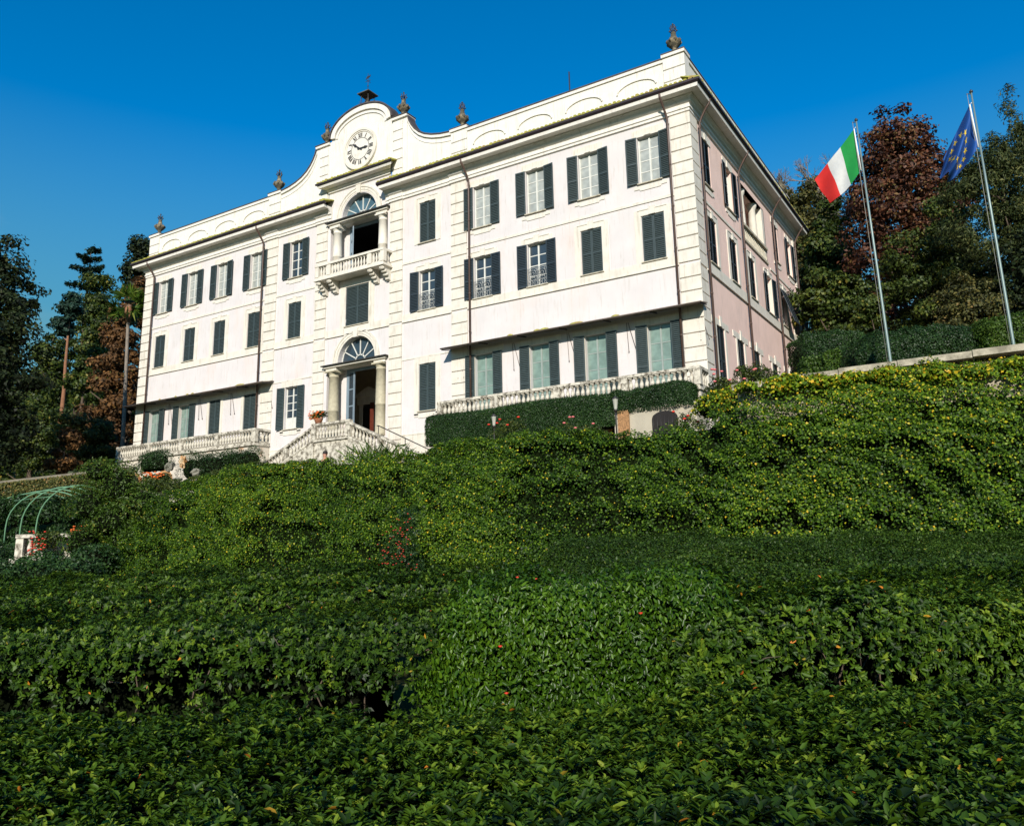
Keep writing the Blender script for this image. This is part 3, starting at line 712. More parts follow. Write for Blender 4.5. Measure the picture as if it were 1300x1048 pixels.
# ================================================================== balustrades
def bal_mb(h=.62, r=.085):
    m = MB(); k = h / .62
    m.box(-r, r, -r, r, 0, .05 * k)
    m.lathe([(r * .75, .05 * k), (r * .9, .08 * k), (r * .6, .11 * k), (r * .95, .2 * k), (r * 1.05, .27 * k), (r * .8, .36 * k), (r * .48, .47 * k), (r * .5, .5 * k), (r * .8, .54 * k), (r * .8, .57 * k)], n=8)
    m.box(-r, r, -r, r, .57 * k, h)
    return m
def put_bal(proto, parent, pts, mt, h=.62, r=.085):
    for p in pts:
        if proto[0] is None: proto[0] = bal_mb(h, r).build('baluster', mt, parent, loc=p); o = proto[0]
        else: o = proto[0].copy(); C.objects.link(o); o.parent = parent; o.location = p
    return
BALST = mat('balustrade_stone', (.56, .52, .43), .85, .15, 6, .3, 40, col2=(.13, .11, .08), c2lo=.44, c2hi=.62, c2scale=4.5)
# upper balcony (part of the villa)
bc = empty('balcony', (0, 0, 8.9), parent=villa)
m = MB(); m.box(-2.62, 2.62, -.82, -.03, 0, .1); m.box(-2.56, 2.56, -.76, -.03, .1, .2); m.box(-2.66, 2.66, -.86, -.03, -.05, 0); m.build('slab', TRIM, bc)
m = MB(); m.box(-2.62, 2.62, -.82, -.52, .82, .95); 
for s in (-1, 1): a, b = sorted((s * 2.62, s * 2.34)); m.box(a, b, -.52, 0, .82, .95)
for x in (-2.48, -1.55, 1.55, 2.48): m.box(x - .14, x + .14, -.79, -.55, .2, .82)
m.build('handrail', TRIM, bc)
pr = [None]; put_bal(pr, bc, [(x, -.67, .2) for x in [-2.2, -2.0, -1.8, 1.8, 2.0, 2.2] + [-1.32 + i * .22 for i in range(13)]] + [(s * 2.48, -.3, .2) for s in (-1, 1)], TRIM, .62, .07)
def bracket():
    m = MB(); m.xz([(0, 0), (0, 0)], 0, 0) if False else None
    # profile in yz, extruded in x
    pr_ = [(0, 0), (-.72, 0), (-.74, -.1), (-.68, -.2), (-.55, -.2), (-.5, -.32), (-.4, -.34), (-.36, -.48), (-.24, -.5), (-.2, -.66), (-.08, -.72), (0, -.72)]
    n = len(pr_); vs = [(-.13, y, z) for y, z in pr_] + [(.13, y, z) for y, z in pr_]
    m.add(vs, [tuple(range(n)), tuple(range(2 * n - 1, n - 1, -1))] + [(i, i + n, (i + 1) % n + n, (i + 1) % n) for i in range(n)])
    for y, z in ((-.66, -.2), (-.5, -.34), (-.34, -.5)): m.tube([(-.16, y, z + .06), (.16, y, z + .06)], .06, 8)
    return m
b0 = bracket().build('bracket', TRIM, bc)
for i, x in enumerate((-2.4, -1.55, 1.55, 2.4)):
    o = b0 if i == 0 else b0.copy()
    if i: C.objects.link(o); o.parent = bc
    o.location = (x, -.03, -.05)

# canopies over the ground-floor windows (parts of the villa)
for s in (-1, 1):
    cp = empty('canopy', (s * 13.4, 0, 3.5), parent=villa)
    m = MB(); a, b = -6.85, 6.85
    m.add([(a, -.02, .14), (b, -.02, .14), (b, -.88, -.02), (a, -.88, -.02), (a, -.02, .1), (b, -.02, .1), (b, -.88, -.07), (a, -.88, -.07)], [(0, 3, 2, 1), (4, 5, 6, 7), (0, 1, 5, 4), (1, 2, 6, 5), (2, 3, 7, 6), (3, 0, 4, 7)])
    m.build('sheet', mat('canopy_metal', (.16, .13, .10), .7, .3, 2), cp)
    m = MB(); m.tube([(a, -.9, -.045), (b, -.9, -.045)], .035, 8); m.build('front_bar', mat('canopy_bar', (.10, .075, .06), .6, .3), cp)
    m = MB()
    for i in range(7): x = a + .05 + (b - a - .1) * i / 6; m.bar((x, -.85, -.1), (x, -.03, .04), .03, .05)
    m.split('rafter', IRON, cp, gap=.0)
    m = MB()
    for x in (-6.4, -3.05, .0, 3.05, 6.4):
        m.tube([(x, -.06, -.15), (x + .06, -.06, -1.5)], .012, 4); m.tube([(x + .08, -.06, -.15), (x + .42, -.06, -1.5)], .012, 4)  # pairs of thin bars lying along the wall below the canopy
        for q in (.06, .42): m.lathe([(.01, -.04), (.03, 0), (.01, .04)], (x + q, -.06, -1.5), 5)
    m.split('wall_bar', PIPE, cp)
    m = MB()
    for k in range(5):
        x = random.uniform(-5.5, 5.5); w = random.uniform(.1, .45); y = -.55
        m.lathe([(w * .9, 0), (w, .05), (w * .7, .11), (w * .2, .14)], (x, y, .03), 9, sy=.35)
    m.split('moss_tuft', MOSS, cp)

# terraces under the canopies: top-level, with their own balusters
def terrace(s):
    t = empty('terrace_balustrade', (s * 13.35, 0, -.22))
    side_ = 'right' if s > 0 else 'left'
    tag(t, 'long pale stone balustraded terrace under four teal-lit glass doors, above the long box hedge' if s > 0 else 'weathered stone balustraded terrace under the far wing, above rocks and dark clipped shrubs', 'balustrade', 'balustraded terraces along the villa')
    m = MB(); m.box(-6.75, 6.75, -1.25, -.1, -.12, 0); m.box(-6.7, 6.7, -1.2, -.1, 0, .1); m.build('floor_slab', BALST, t)
    m = MB()
    m.box(-6.68, 6.68, -1.12, -.1, -4.4, -.12)
    m.build('podium', mat('podium_plaster' + side_, (.55, .50, .42), .9, .1, 2, .2, 30, col2=(.42, .22, .10), c2lo=.6, c2hi=.7, c2scale=.5), t)
    m = MB(); m.box(-6.75, 6.75, -1.24, -.96, .76, .88); 
    for q in (-1, 1): a, b = sorted((q * 6.75, q * 6.47)); m.box(a, b, -.96, -.1, .76, .88)
    m.build('handrail', BALST, t)
    m = MB()
    P = [-6.61, -3.35, 0, 3.35, 6.61]
    for x in P: m.box(x - .15, x + .15, -1.23, -.97, .1, .76)
    m.split('pedestal', BALST, t)
    pts = []
    for a, b in zip(P[:-1], P[1:]):
        n = 12
        pts += [(a + .15 + (b - a - .3) * (i + .5) / n, -1.1, .1) for i in range(n)]
    pts += [(q * 6.61, -.8 + .28 * k, .1) for q in (-1, 1) for k in range(3)]
    put_bal([None], t, pts, BALST, .66, .095)
    # arched basement openings
    for x in (5.0, 3.2, -1.5, -4.6):
        m = MB(); m.xz([(x - .6, -3.6)] + arcpts(.6, -1.75, 10, cx=x) + [(x + .6, -3.6)], -1.18, -1.13); ao = m.build('arched_opening', mat('grotto_dark', (.03, .025, .02), .9, .1), t)
        m = MB(); A = arcpts(.78, -1.75, 10, cx=x); B = arcpts(.6, -1.75, 10, cx=x)
        for i in range(10): m.xz([B[i], B[i + 1], A[i + 1], A[i]], -1.2, -1.12)
        m.build('brick_arch', mat('orange_brick', (.42, .22, .09), .9, .25, 12, .4, 30), ao)
    return t
terrace(1); terrace(-1)

# double staircase in front of the portal
st = empty('double_staircase', (0, -.9, -3.5))
tag(st, 'double-ramp stone staircase with balustrades leading up to the columned entrance', 'staircase')
ST0 = -3.5
def Z(z): return z - ST0
m = MB(); m.box(-1.25, 1.25, -.85, .82, Z(-4.5), Z(-.72)); m.build('landing', BALST, st)
m = MB(); m.box(-1.35, 1.35, -.95, .86, Z(-.72), Z(-.62)); m.build('landing_edge', BALST, st)
sl = .44
for s in (-1, 1):
    m = MB(); n = 17
    for i in range(n):
        x0, x1 = sorted((s * (1.25 + i * .38), s * (1.25 + (i + 1) * .38))); z = -.72 - (i + 1) * .38 * sl
        m.box(x0, x1, -.85 + .01, .8, Z(-4.5), Z(z))
    m.build('steps', BALST, st)
    m = MB(); xe = 1.25 + n * .38
    P0 = (s * 1.25, -.72); P1 = (s * xe, -.72 - (xe - 1.25) * sl)
    for off, y0, y1, th in ((.14, -.98, -.72, .10), (.9, -.99, -.71, .12)):
        m.xz([(P0[0], Z(P0[1]) + off), (P1[0], Z(P1[1]) + off), (P1[0], Z(P1[1]) + off - th), (P0[0], Z(P0[1]) + off - th)], y0, y1)
    m.xz([(P0[0], Z(P0[1]) + .04), (P1[0], Z(P1[1]) + .04), (P1[0], Z(-4.5)), (P0[0], Z(-4.5))], -.95, -.86)
    for x in (3.4, 5.6): m.box(s * x - .13, s * x + .13, -.97, -.73, Z(-.72 - (x - 1.25) * sl) + .1, Z(-.72 - (x - 1.25) * sl) + .8)
    m.build('ramp_balustrade', BALST, st)
    pts = [(s * (1.55 + .24 * i), -.85, Z(-.72 - (.3 + .24 * i) * sl) + .1) for i in range(21) if min(abs(1.55 + .24 * i - 3.4), abs(1.55 + .24 * i - 5.6)) > .2]
    put_bal([None], st, pts, BALST, .70, .085)
m = MB(); m.box(-1.38, 1.38, -.99, -.71, Z(.15), Z(.27)); 
for x in (-1.25, 1.25): m.box(x - .14, x + .14, -.98, -.72, Z(-.62), Z(.15))
m.build('landing_handrail', BALST, st)
put_bal([None], st, [(-1.0 + i * .222, -.85, Z(-.62)) for i in range(10)], BALST, .77, .085)
m = MB(); m.tube([(2.5, -.1, Z(-.1)), (2.6, -.1, Z(-.1)), (6.2, -.1, Z(-1.75))], .03, 6)
for x in (2.6, 4.4, 6.1): m.tube([(x, -.1, Z(-.12 - (x - 2.6) * .458)), (x, -.1, Z(-2.3 - (x - 2.6) * .3))], .022, 6)
m.build('iron_handrail', IRON, st)
# ================================================================== TERRAIN
def smooth(a, b, x): t = np.clip((x - a) / (b - a), 0, 1); return t * t * (3 - 2 * t)
def gz(x, y):
    x = np.asarray(x, float); y = np.asarray(y, float)
    low = -8.35 + 1.3 * smooth(5, -12, x) * smooth(-34, -16, y) * 1.0
    up = -4.05 + smooth(25, 27.5, x) * .8 + smooth(22, 27, x) * 3.2 * smooth(-1, 12, y)
    z = low + (up - low) * np.where(x > 7, smooth(-14.6, -13.8, y), smooth(-13.5, -7, y - .9 * np.minimum(0, x + 2) * .0 + (7 - x) * .02))
    hill = .46 * np.maximum(0, -x - 27 + .0 * y) + .42 * np.maximum(0, y - 25)
    hill = 36 * (1 - np.exp(-hill / 36))
    return z + hill + .25 * np.sin(x * .23 + 1) * np.sin(y * .19) * smooth(0, 3, hill)
xs = np.concatenate([[-900, -600, -400, -280], np.arange(-200, -40, 5), np.arange(-40, 60, 1.0), np.arange(60, 120, 8), [160, 300, 600, 900]])
ys = np.concatenate([[-900, -500, -200, -100, -70], np.arange(-50, 40, 1.), np.arange(40, 160, 5), [200, 300, 500, 900]])
X, Y = np.meshgrid(xs, ys); Zg = gz(X, Y); nx, ny = len(xs), len(ys)
me = bpy.data.meshes.new('ground')
me.from_pydata(np.stack([X, Y, Zg], -1).reshape(-1, 3).tolist(), [], [(j * nx + i, j * nx + i + 1, (j + 1) * nx + i + 1, (j + 1) * nx + i) for j in range(ny - 1) for i in range(nx - 1)])
me.polygons.foreach_set('use_smooth', [True] * len(me.polygons))
me.materials.append(mat('earth_and_grass', (.030, .045, .012), .95, .35, .6, .5, 8, col2=(.17, .13, .055), c2lo=.50, c2hi=.62, c2scale=.07, spec=.1))
g = bpy.data.objects.new('ground', me); C.objects.link(g); tag(g, kind='structure')

# ================================================================== LEAF MATERIALS
K = lambda r, g, b: (r, g, b)
L_LAUREL = leafmat('laurel_leaf', [(0, K(.006, .016, .002)), (.3, K(.022, .054, .003)), (.65, K(.062, .120, .007)), (.95, K(.17, .23, .018)), (.975, K(.16, .18, .02)), (.99, K(.50, .25, .02)), (1, K(.5, .12, .02))], .5, .15, .22)
L_CAMEL = leafmat('camellia_leaf', [(0, K(.012, .032, .003)), (.5, K(.032, .08, .004)), (.9, K(.10, .19, .010)), (1, K(.18, .28, .02))], .36, .18, .25)
L_FINE = leafmat('fine_hedge_leaf', [(0, K(.012, .030, .003)), (.5, K(.032, .070, .006)), (.95, K(.08, .14, .015)), (1, K(.20, .20, .03))], .5, .15, .25)
L_IVY = leafmat('climber_leaf', [(0, K(.010, .030, .002)), (.3, K(.034, .080, .004)), (.55, K(.080, .155, .008)), (.8, K(.20, .28, .014)), (.93, K(.40, .38, .02)), (1, K(.60, .38, .02))], .5, .22, .2)
L_BOX = leafmat('box_leaf', [(0, K(.008, .024, .006)), (.6, K(.02, .052, .010)), (1, K(.05, .11, .02))], .5, .12, .3)
L_DARK = leafmat('dark_evergreen_leaf', [(0, K(.004, .007, .003)), (.5, K(.012, .022, .006)), (.85, K(.035, .050, .012)), (1, K(.08, .075, .02))], .6, .1, .2)
L_GREEN = leafmat('woodland_leaf', [(0, K(.010, .020, .003)), (.5, K(.038, .065, .008)), (.9, K(.11, .13, .018)), (1, K(.22, .18, .03))], .55, .18, .3)
L_OLIVE = leafmat('olive_brown_leaf', [(0, K(.015, .017, .005)), (.5, K(.065, .070, .016)), (.9, K(.16, .13, .03)), (1, K(.22, .15, .05))], .6, .18, .3)
L_RED = leafmat('copper_maple_leaf', [(0, K(.015, .007, .004)), (.4, K(.060, .022, .011)), (.7, K(.145, .055, .025)), (.85, K(.10, .085, .022)), (1, K(.24, .11, .045))], .55, .2, .3)
L_RUST = leafmat('rusty_cypress_leaf', [(0, K(.035, .022, .010)), (.5, K(.12, .060, .022)), (.9, K(.22, .11, .035)), (1, K(.10, .12, .03))], .65, .18, .2)
L_CEDAR = leafmat('cedar_needle', [(0, K(.006, .020, .014)), (.6, K(.016, .045, .030)), (1, K(.045, .085, .05))], .6, .1, .2)
L_BLUE = leafmat('weeping_cedar_needle', [(0, K(.010, .020, .006)), (.6, K(.045, .062, .016)), (1, K(.14, .14, .045))], .6, .12, .2)
CORE = mat('hedge_shade_black', (.006, .008, .004), 1, .3, 6, spec=0)  # near-black colour acts as the shade in the leaf gaps
BARK = mat('bark', (.09, .065, .045), .95, .25, 6, .5, 20); BARKR = mat('red_bark', (.22, .10, .05), .9, .25, 4, .5, 20); BARKG = mat('grey_bark', (.20, .17, .14), .95, .25, 6)
PETR = mat('red_petals', (.62, .035, .015), .6, .15, 9); PETO = mat('orange_petals', (.70, .14, .02), .6, .15, 9); PETP = mat('pink_petals', (.65, .16, .16), .6, .15, 9)

# ================================================================== HEDGES
def hedge(name, label, cat, org, a, b, La, Lb, z0, zt, bare=0, *, r=.35, leaf=.1, asp=.42, cover=3., mt=None, lump=.08, seed=1, up=.5, tmpl=LEAF4, group=None, vfun=None, depth=.1, faces='ftlr', spread=.6, twigs=0, shoots=0, flowers=None, lf=1.6):
    """clipped hedge: box (rounded edges) with origin org(x,y), unit axes a (along) and b (back), La x Lb, z0..zt(s,t)"""
    g = np.random.default_rng(seed); a = np.array([*a, 0.]); b = np.array([*b, 0.]); o = np.array([*org, 0.]); ez = np.array([0, 0, 1.])
    zf = zt if callable(zt) else (lambda s, t: zt + 0 * s)
    area = leaf * leaf * asp * .55
    hh = float(np.max(zf(np.linspace(0, La, 9), np.full(9, Lb / 2)))) - z0
    per = {'f': (La * hh), 'k': La * hh, 't': La * Lb, 'l': Lb * hh, 'r': Lb * hh}
    w = wav(seed + 50, lf); w2 = wav(seed + 90, lf * 4)
    def warp(P, N):
        return P + N * (lump * (w(P) + .45 * w2(P)))[:, None]
    def surf(f, n, gg):
        s = gg.uniform(0, La, n); t = gg.uniform(0, Lb, n)
        if f == 'f': t = np.zeros(n)
        if f == 'k': t = np.full(n, Lb)
        if f == 'l': s = np.zeros(n)
        if f == 'r': s = np.full(n, La)
        H = zf(s, t)
        q = H - z0 if f == 't' else gg.uniform(0, 1, n) ** .9 * (H - z0)
        # round: clamp to the shrunken box then push out
        cs = np.clip(s, r, La - r); ct = np.clip(t, r, Lb - r); cq = np.minimum(q, H - z0 - r)
        dv = np.stack([s - cs, t - ct, q - cq], 1); dn = unit(dv + 1e-9)
        P = o + a * cs[:, None] + b * ct[:, None] + ez * (z0 + cq)[:, None]
        Nw = a * dn[:, :1] + b * dn[:, 1:2] + ez * dn[:, 2:3]
        return P + Nw * r, Nw
    lm = LM()
    for f in faces:
        n = int(per[f] * cover / area) + 4
        P, N = surf(f, n, g); P = warp(P, N); 
        P = P - N * (g.random(n) ** 1.5 * depth)[:, None] + N * (g.random(n) ** 6 * .09)[:, None]
        if bare and f != 't':     # leaves thinned towards the foot so the black core stands in for shade
            hf = (P[:, 2] - z0) / hh; ok = g.random(n) < np.clip((hf - bare + .14 * w(P * 1.3) + .08 * w2(P)) * 3.2 + .2, .16, 1); P, N = P[ok], N[ok]; n = len(P)
        v = np.clip(g.beta(1.7, 2.3, n) + .13 * w(P * .7), 0, .955)
        rare = g.random(n) < .007; v[rare] = g.uniform(.955, 1, rare.sum())
        if vfun is not None: v = np.clip(vfun(P, v), 0, 1)
        if shoots:      # leaves sit in whorls round the shoot tips
            m_ = max(1, len(P) // shoots); c_ = np.repeat(np.arange(m_), shoots); k_ = len(c_); rd = g.normal(size=(k_, 3)); rd = unit(rd - N[c_] * (rd * N[c_]).sum(1, keepdims=True))
            lift = g.uniform(.1, 1.3, (k_, 1)); ax_ = unit(rd + N[c_] * lift + ez * .25 * up); sc = np.repeat(g.uniform(.6, 1.25, m_), shoots)
            vv = np.clip(v[c_] * .85 + g.normal(0, .09, k_) + .06 * (lift[:, 0] - .6), 0, .955); vv[::61] = np.where(g.random(len(vv[::61])) < .4, g.uniform(.955, 1, len(vv[::61])), vv[::61])
            lm.leaves(P[c_] + ax_ * leaf * .35 - N[c_] * g.uniform(0, .03, (k_, 1)), N[c_] * 1.2 - rd * .8, leaf * sc, asp, vv, spread=.3, tmpl=tmpl, axis=ax_, rg=g)
        else: lm.leaves(P, N, leaf, asp, v, spread=spread, up=up, tmpl=tmpl, rg=g)
    # near-black shell standing in for the shade among the leaves
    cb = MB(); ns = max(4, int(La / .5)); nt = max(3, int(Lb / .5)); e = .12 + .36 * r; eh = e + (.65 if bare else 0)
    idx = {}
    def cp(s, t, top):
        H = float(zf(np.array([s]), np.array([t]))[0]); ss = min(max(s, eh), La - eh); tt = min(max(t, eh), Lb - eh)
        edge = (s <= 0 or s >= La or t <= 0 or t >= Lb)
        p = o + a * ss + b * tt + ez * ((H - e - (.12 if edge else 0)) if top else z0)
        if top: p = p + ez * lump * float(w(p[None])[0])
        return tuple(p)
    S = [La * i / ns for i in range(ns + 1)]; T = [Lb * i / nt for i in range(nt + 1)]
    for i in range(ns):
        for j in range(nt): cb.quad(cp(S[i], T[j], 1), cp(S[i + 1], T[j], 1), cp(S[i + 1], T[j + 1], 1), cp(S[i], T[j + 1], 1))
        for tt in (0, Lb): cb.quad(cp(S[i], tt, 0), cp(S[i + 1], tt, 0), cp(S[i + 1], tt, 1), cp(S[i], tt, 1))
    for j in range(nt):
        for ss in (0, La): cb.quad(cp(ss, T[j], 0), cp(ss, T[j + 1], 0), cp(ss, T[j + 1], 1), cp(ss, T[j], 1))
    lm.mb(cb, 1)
    if bare:      # woody stems at the open foot
        m = MB()
        for k in range(int(La * 3)):
            s_ = g.uniform(.3, La - .3); t_ = g.uniform(.35, .9); p = o + a * s_ + b * t_; p[2] = z0; q = p + a * g.normal(0, .3) - b * g.uniform(0, .3); q[2] = z0 + hh * .8
            mid = (p + q) / 2 + a * g.normal(0, .1); m.tube([p, mid, q], [.010, .008, .004], 4)
        lm.mb(m, 2)
    if twigs:
        m = MB()
        for k in range(twigs):
            P, N = surf('f', 1, g); p = P[0] - N[0] * .05; q = p; pts = [p]; d = N[0] * .3 + g.normal(size=3) * .5
            for _ in range(3): q = q + unit((d + g.normal(size=3) * .5)[None])[0] * .09; pts.append(q)
            m.tube(pts, [.006, .005, .004, .002], 4)
        lm.mb(m, 2)
    loc = tuple(o + ez * z0)
    ob = lm.build(name, [mt, CORE, BARK], loc=loc)
    tag(ob, label, cat, group)
    if flowers:
        n, fm, fs = flowers; m = MB()
        for k in range(n):
            f = 'ft'[k % 2]; P, N = surf(f, 1, g); P = warp(P, N)[0] + N[0] * .05 - np.array(loc)
            m.lathe([(.01, -fs * .4), (fs * .7, -fs * .1), (fs, fs * .25), (fs * .5, fs * .4), (.01, fs * .3)], P, 7)
        m.build('blossoms', fm, ob)
    return ob
A2 = rt[:2]; B2 = fw[:2]
def HU(u, v): return uv(u, v)[:2]
GRP = 'clipped laurel hedges in the foreground'
hedge('laurel_hedge', 'nearest low clipped laurel hedge, the one running below all the others', 'hedge', HU(-6.2, 2.2), A2, B2, 12.2, 3.4, -8.35, lambda s, t: -7.66 + .05 * np.sin(s * .9 + 1) + .03 * np.sin(t * 3), leaf=.048, asp=.40, cover=2.6, mt=L_LAUREL, tmpl=LEAF6, shoots=7, seed=3, group=GRP, faces='tkf', lump=.07, up=.7, twigs=10)
hedge('laurel_hedge', 'dark laurel hedge beside the camellia bush, on its left, with leaves thinned at its shaded foot', 'hedge', HU(-9, 6.5), A2, B2, 8.6, 3.3, -8.35, lambda s, t: -7.28 + .05 * np.sin(s * .8) + .10 * np.sin(t * 1.4 + s * .3), bare=.46, leaf=.046, asp=.42, cover=2.5, mt=L_LAUREL, shoots=7, seed=5, group=GRP, faces='tfr', lump=.10, up=.6, twigs=24)
hedge('laurel_hedge', 'laurel hedge right of the camellia bush, its front top edge climbing rightwards', 'hedge', HU(1.1, 5.9), (A2 * .99 + B2 * .14), (B2 * .99 - A2 * .14), 8.6, 3.0, -8.35, lambda s, t: -7.26 + .045 * s + .03 * t + .05 * np.sin(s * 1.3), bare=.44, leaf=.050, asp=.42, cover=2.6, mt=L_LAUREL, tmpl=LEAF6, shoots=7, seed=7, group=GRP, faces='tfl', lump=.09, up=.6, twigs=16)
hedge('camellia_bush', 'rounded glossy camellia bush with upright bright leaves and few red buds, between the laurel hedges', 'bush', HU(-.62, 6.25), A2, B2, 2.35, 2.5, -8.35, lambda s, t: -6.97 - .07 * (s - 1.1) ** 2 + .04 * np.sin(s * 4), r=.4, leaf=.046, asp=.44, cover=2.8, mt=L_CAMEL, tmpl=LEAF6, seed=9, faces='tflr', lump=.10, up=1.6, twigs=10, flowers=(9, PETR, .018), vfun=lambda P, v: v * .80 + .02)
hedge('laurel_hedge', 'second dark laurel hedge strip, just behind the shaded-foot one on the left', 'hedge', HU(-16, 10.9), A2, B2, 16.5, 2.6, -8.1, lambda s, t: -7.17 + .04 * np.sin(s), bare=.5, leaf=.058, asp=.45, cover=2.2, mt=L_LAUREL, shoots=7, seed=11, group=GRP, faces='tfr', lump=.10)
hedge('laurel_hedge', 'thin farthest laurel strip, touching the foot of the ivy bank on the left', 'hedge', HU(-24, 14.6), A2, B2, 25, 2.2, -8., lambda s, t: -6.98 + .05 * np.sin(s * .7), bare=.5, leaf=.06, asp=.45, cover=2.0, mt=L_LAUREL, shoots=7, seed=13, group=GRP, faces='tf', lump=.10)
hedge('fine_leaved_hedge', 'fine-leaved green hedge with broad sloping top at the right, between ivy bank and laurel hedge', 'hedge', HU(.6, 9.9), A2, B2, 13, 4.8, -8.2, lambda s, t: -7.20 + .13 * t + .012 * s + .09 * np.sin(s * .55 + .8), leaf=.045, asp=.5, cover=1.9, mt=L_FINE, seed=15, faces='tfl', lump=.08, depth=.06)
hedge('fine_leaved_hedge', 'low fine-leaved hedge step just in front of the sloping one, at the far right', 'hedge', HU(3.4, 9.1), (A2 * .98 + B2 * .08), B2, 9, 1.0, -8.2, lambda s, t: -7.04 + .02 * s, leaf=.045, asp=.5, cover=2.0, mt=L_FINE, seed=16, faces='tfl', lump=.10, depth=.06)

# ================================================================== IVY BANK in front of the villa garden
def crest(x): 
    x = np.asarray(x, float)
    c = np.interp(x, [-6, -1.5, .2, 3.1, 5.8, 7.9, 9.8, 12.7, 15.5, 17.5, 21.1, 22.2, 24.6, 24.95, 26.5, 31.5, 46], [-6.9, -6.55, -5.25, -4.6, -3.9, -3.7, -3.55, -3.6, -3.75, -3.58, -3.52, -3.66, -3.62, -3.22, -3.1, -3.16, -3.1])
    return c
def bank(x, t):
    """t: 0 foot .. 1 crest .. 1.25 rolled over the back"""
    zc = crest(x); zb = -8.3
    tt = np.minimum(t, 1); y = -15.4 + 1.1 * tt ** 1.3 + np.maximum(t - 1, 0) * 4
    z = zb + (zc - zb) * (1 - (1 - tt) ** 1.25) - np.maximum(t - 1, 0) * 1.2
    return np.stack([x, y + 0 * x, z], -1)
g = np.random.default_rng(21); lm = LM(); w1 = wav(61, .55); w2 = wav(62, 1.7); w3 = wav(63, 4.)
def bankN(x, t):
    e = 1e-2; px = bank(x + e, t) - bank(x - e, t); pt = bank(x, t + e) - bank(x, t - e); return unit(np.cross(px, pt))
n = 420000
x = np.where(g.random(n) < .93, g.uniform(-3, 34.5, n), g.uniform(34.5, 44, n)); t = g.uniform(.12, 1.1, n)
Nn = bankN(x, t); P = bank(x, t); bump = .05 * w1(P) + .08 * w2(P) + .09 * w3(P) + .07 * wav(64, 9.)(P)
# leave gaps where the black core stands in for shade
keep = g.random(n) < np.clip(.72 + .90 * (w2(P + 3) + .7 * w3(P * 1.3) + .5 * wav(65, 8.)(P)), .14, 1)
P, Nn, x, t, bump = P[keep], Nn[keep], x[keep], t[keep], bump[keep]
P = P + Nn * bump[:, None] - Nn * (g.random(len(P)) ** 1.5 * .26)[:, None]
v = g.beta(1.2, 2.3, len(P)) * .95 + .09 * w1(P * .8) + .25 * bump + .10 * smooth(22, 27, x) * smooth(.6, 1., t) + .04 * smooth(20, 26, x) - .05 * smooth(12, 5, x)  # hollows darker and right crest sunnier: light put into leaf colour
rare = g.random(len(P)) < .010 + .08 * smooth(24, 26, x) * smooth(.8, 1, t); v[rare] = g.uniform(.93, 1, rare.sum())
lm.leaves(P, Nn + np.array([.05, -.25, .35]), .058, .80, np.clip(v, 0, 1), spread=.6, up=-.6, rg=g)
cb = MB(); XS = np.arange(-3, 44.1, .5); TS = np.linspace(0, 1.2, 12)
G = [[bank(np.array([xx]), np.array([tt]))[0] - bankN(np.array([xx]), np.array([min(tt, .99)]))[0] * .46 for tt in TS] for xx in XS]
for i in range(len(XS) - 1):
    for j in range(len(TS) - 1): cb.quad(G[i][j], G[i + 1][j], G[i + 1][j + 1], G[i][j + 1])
lm.mb(cb, 1)  # black sheet behind the leaves, shade put into its colour
tag(lm.build('ivy_covered_bank', [L_IVY, mat('bank_shade_black', (.006, .010, .003), 1, .4, 4, spec=0)], loc=(15, -16, -8)), 'tall garden wall thickly covered in small yellow-green climbing leaves, below the villa', 'ivy wall')
# stone coping wall at the right, just behind the crest
m = MB()
def cop(x): return float(np.interp(x, [23.6, 26.4, 31.2, 46], [-3.02, -2.90, -2.83, -2.80]))
xx = 25.2
while xx < 46:
    L_ = random.uniform(.9, 1.5); z = cop(xx + L_ / 2) + random.uniform(-.012, .012)
    m.box(xx, xx + L_ - .015, -14.22, -13.6, z - .14, z); xx += L_
m.build  # blocks above, body below
cw = m.build('coping_stones', mat('coping_stone', (.40, .36, .27), .9, .2, 4, .4, 30, col2=(.20, .18, .13), c2lo=.45, c2hi=.6, c2scale=2.5), loc=(0, 0, 0))
cwr = empty('stone_wall', (32, -13.9, -4)); tag(cwr, 'weathered stone wall with flat coping above the ivy, in front of the flagpoles', 'wall')
cw.parent = cwr; cw.location = (-32, 13.9, 4)
m = MB(); m.box(25.3, 46, -14.1, -13.7, -6, -3.10); o = m.build('wall_body', mat('rubble_wall', (.36, .32, .24), .95, .3, 5, .6, 12, col2=(.18, .15, .10), c2lo=.45, c2hi=.6, c2scale=4), cwr); o.location = (-32, 13.9, 4)
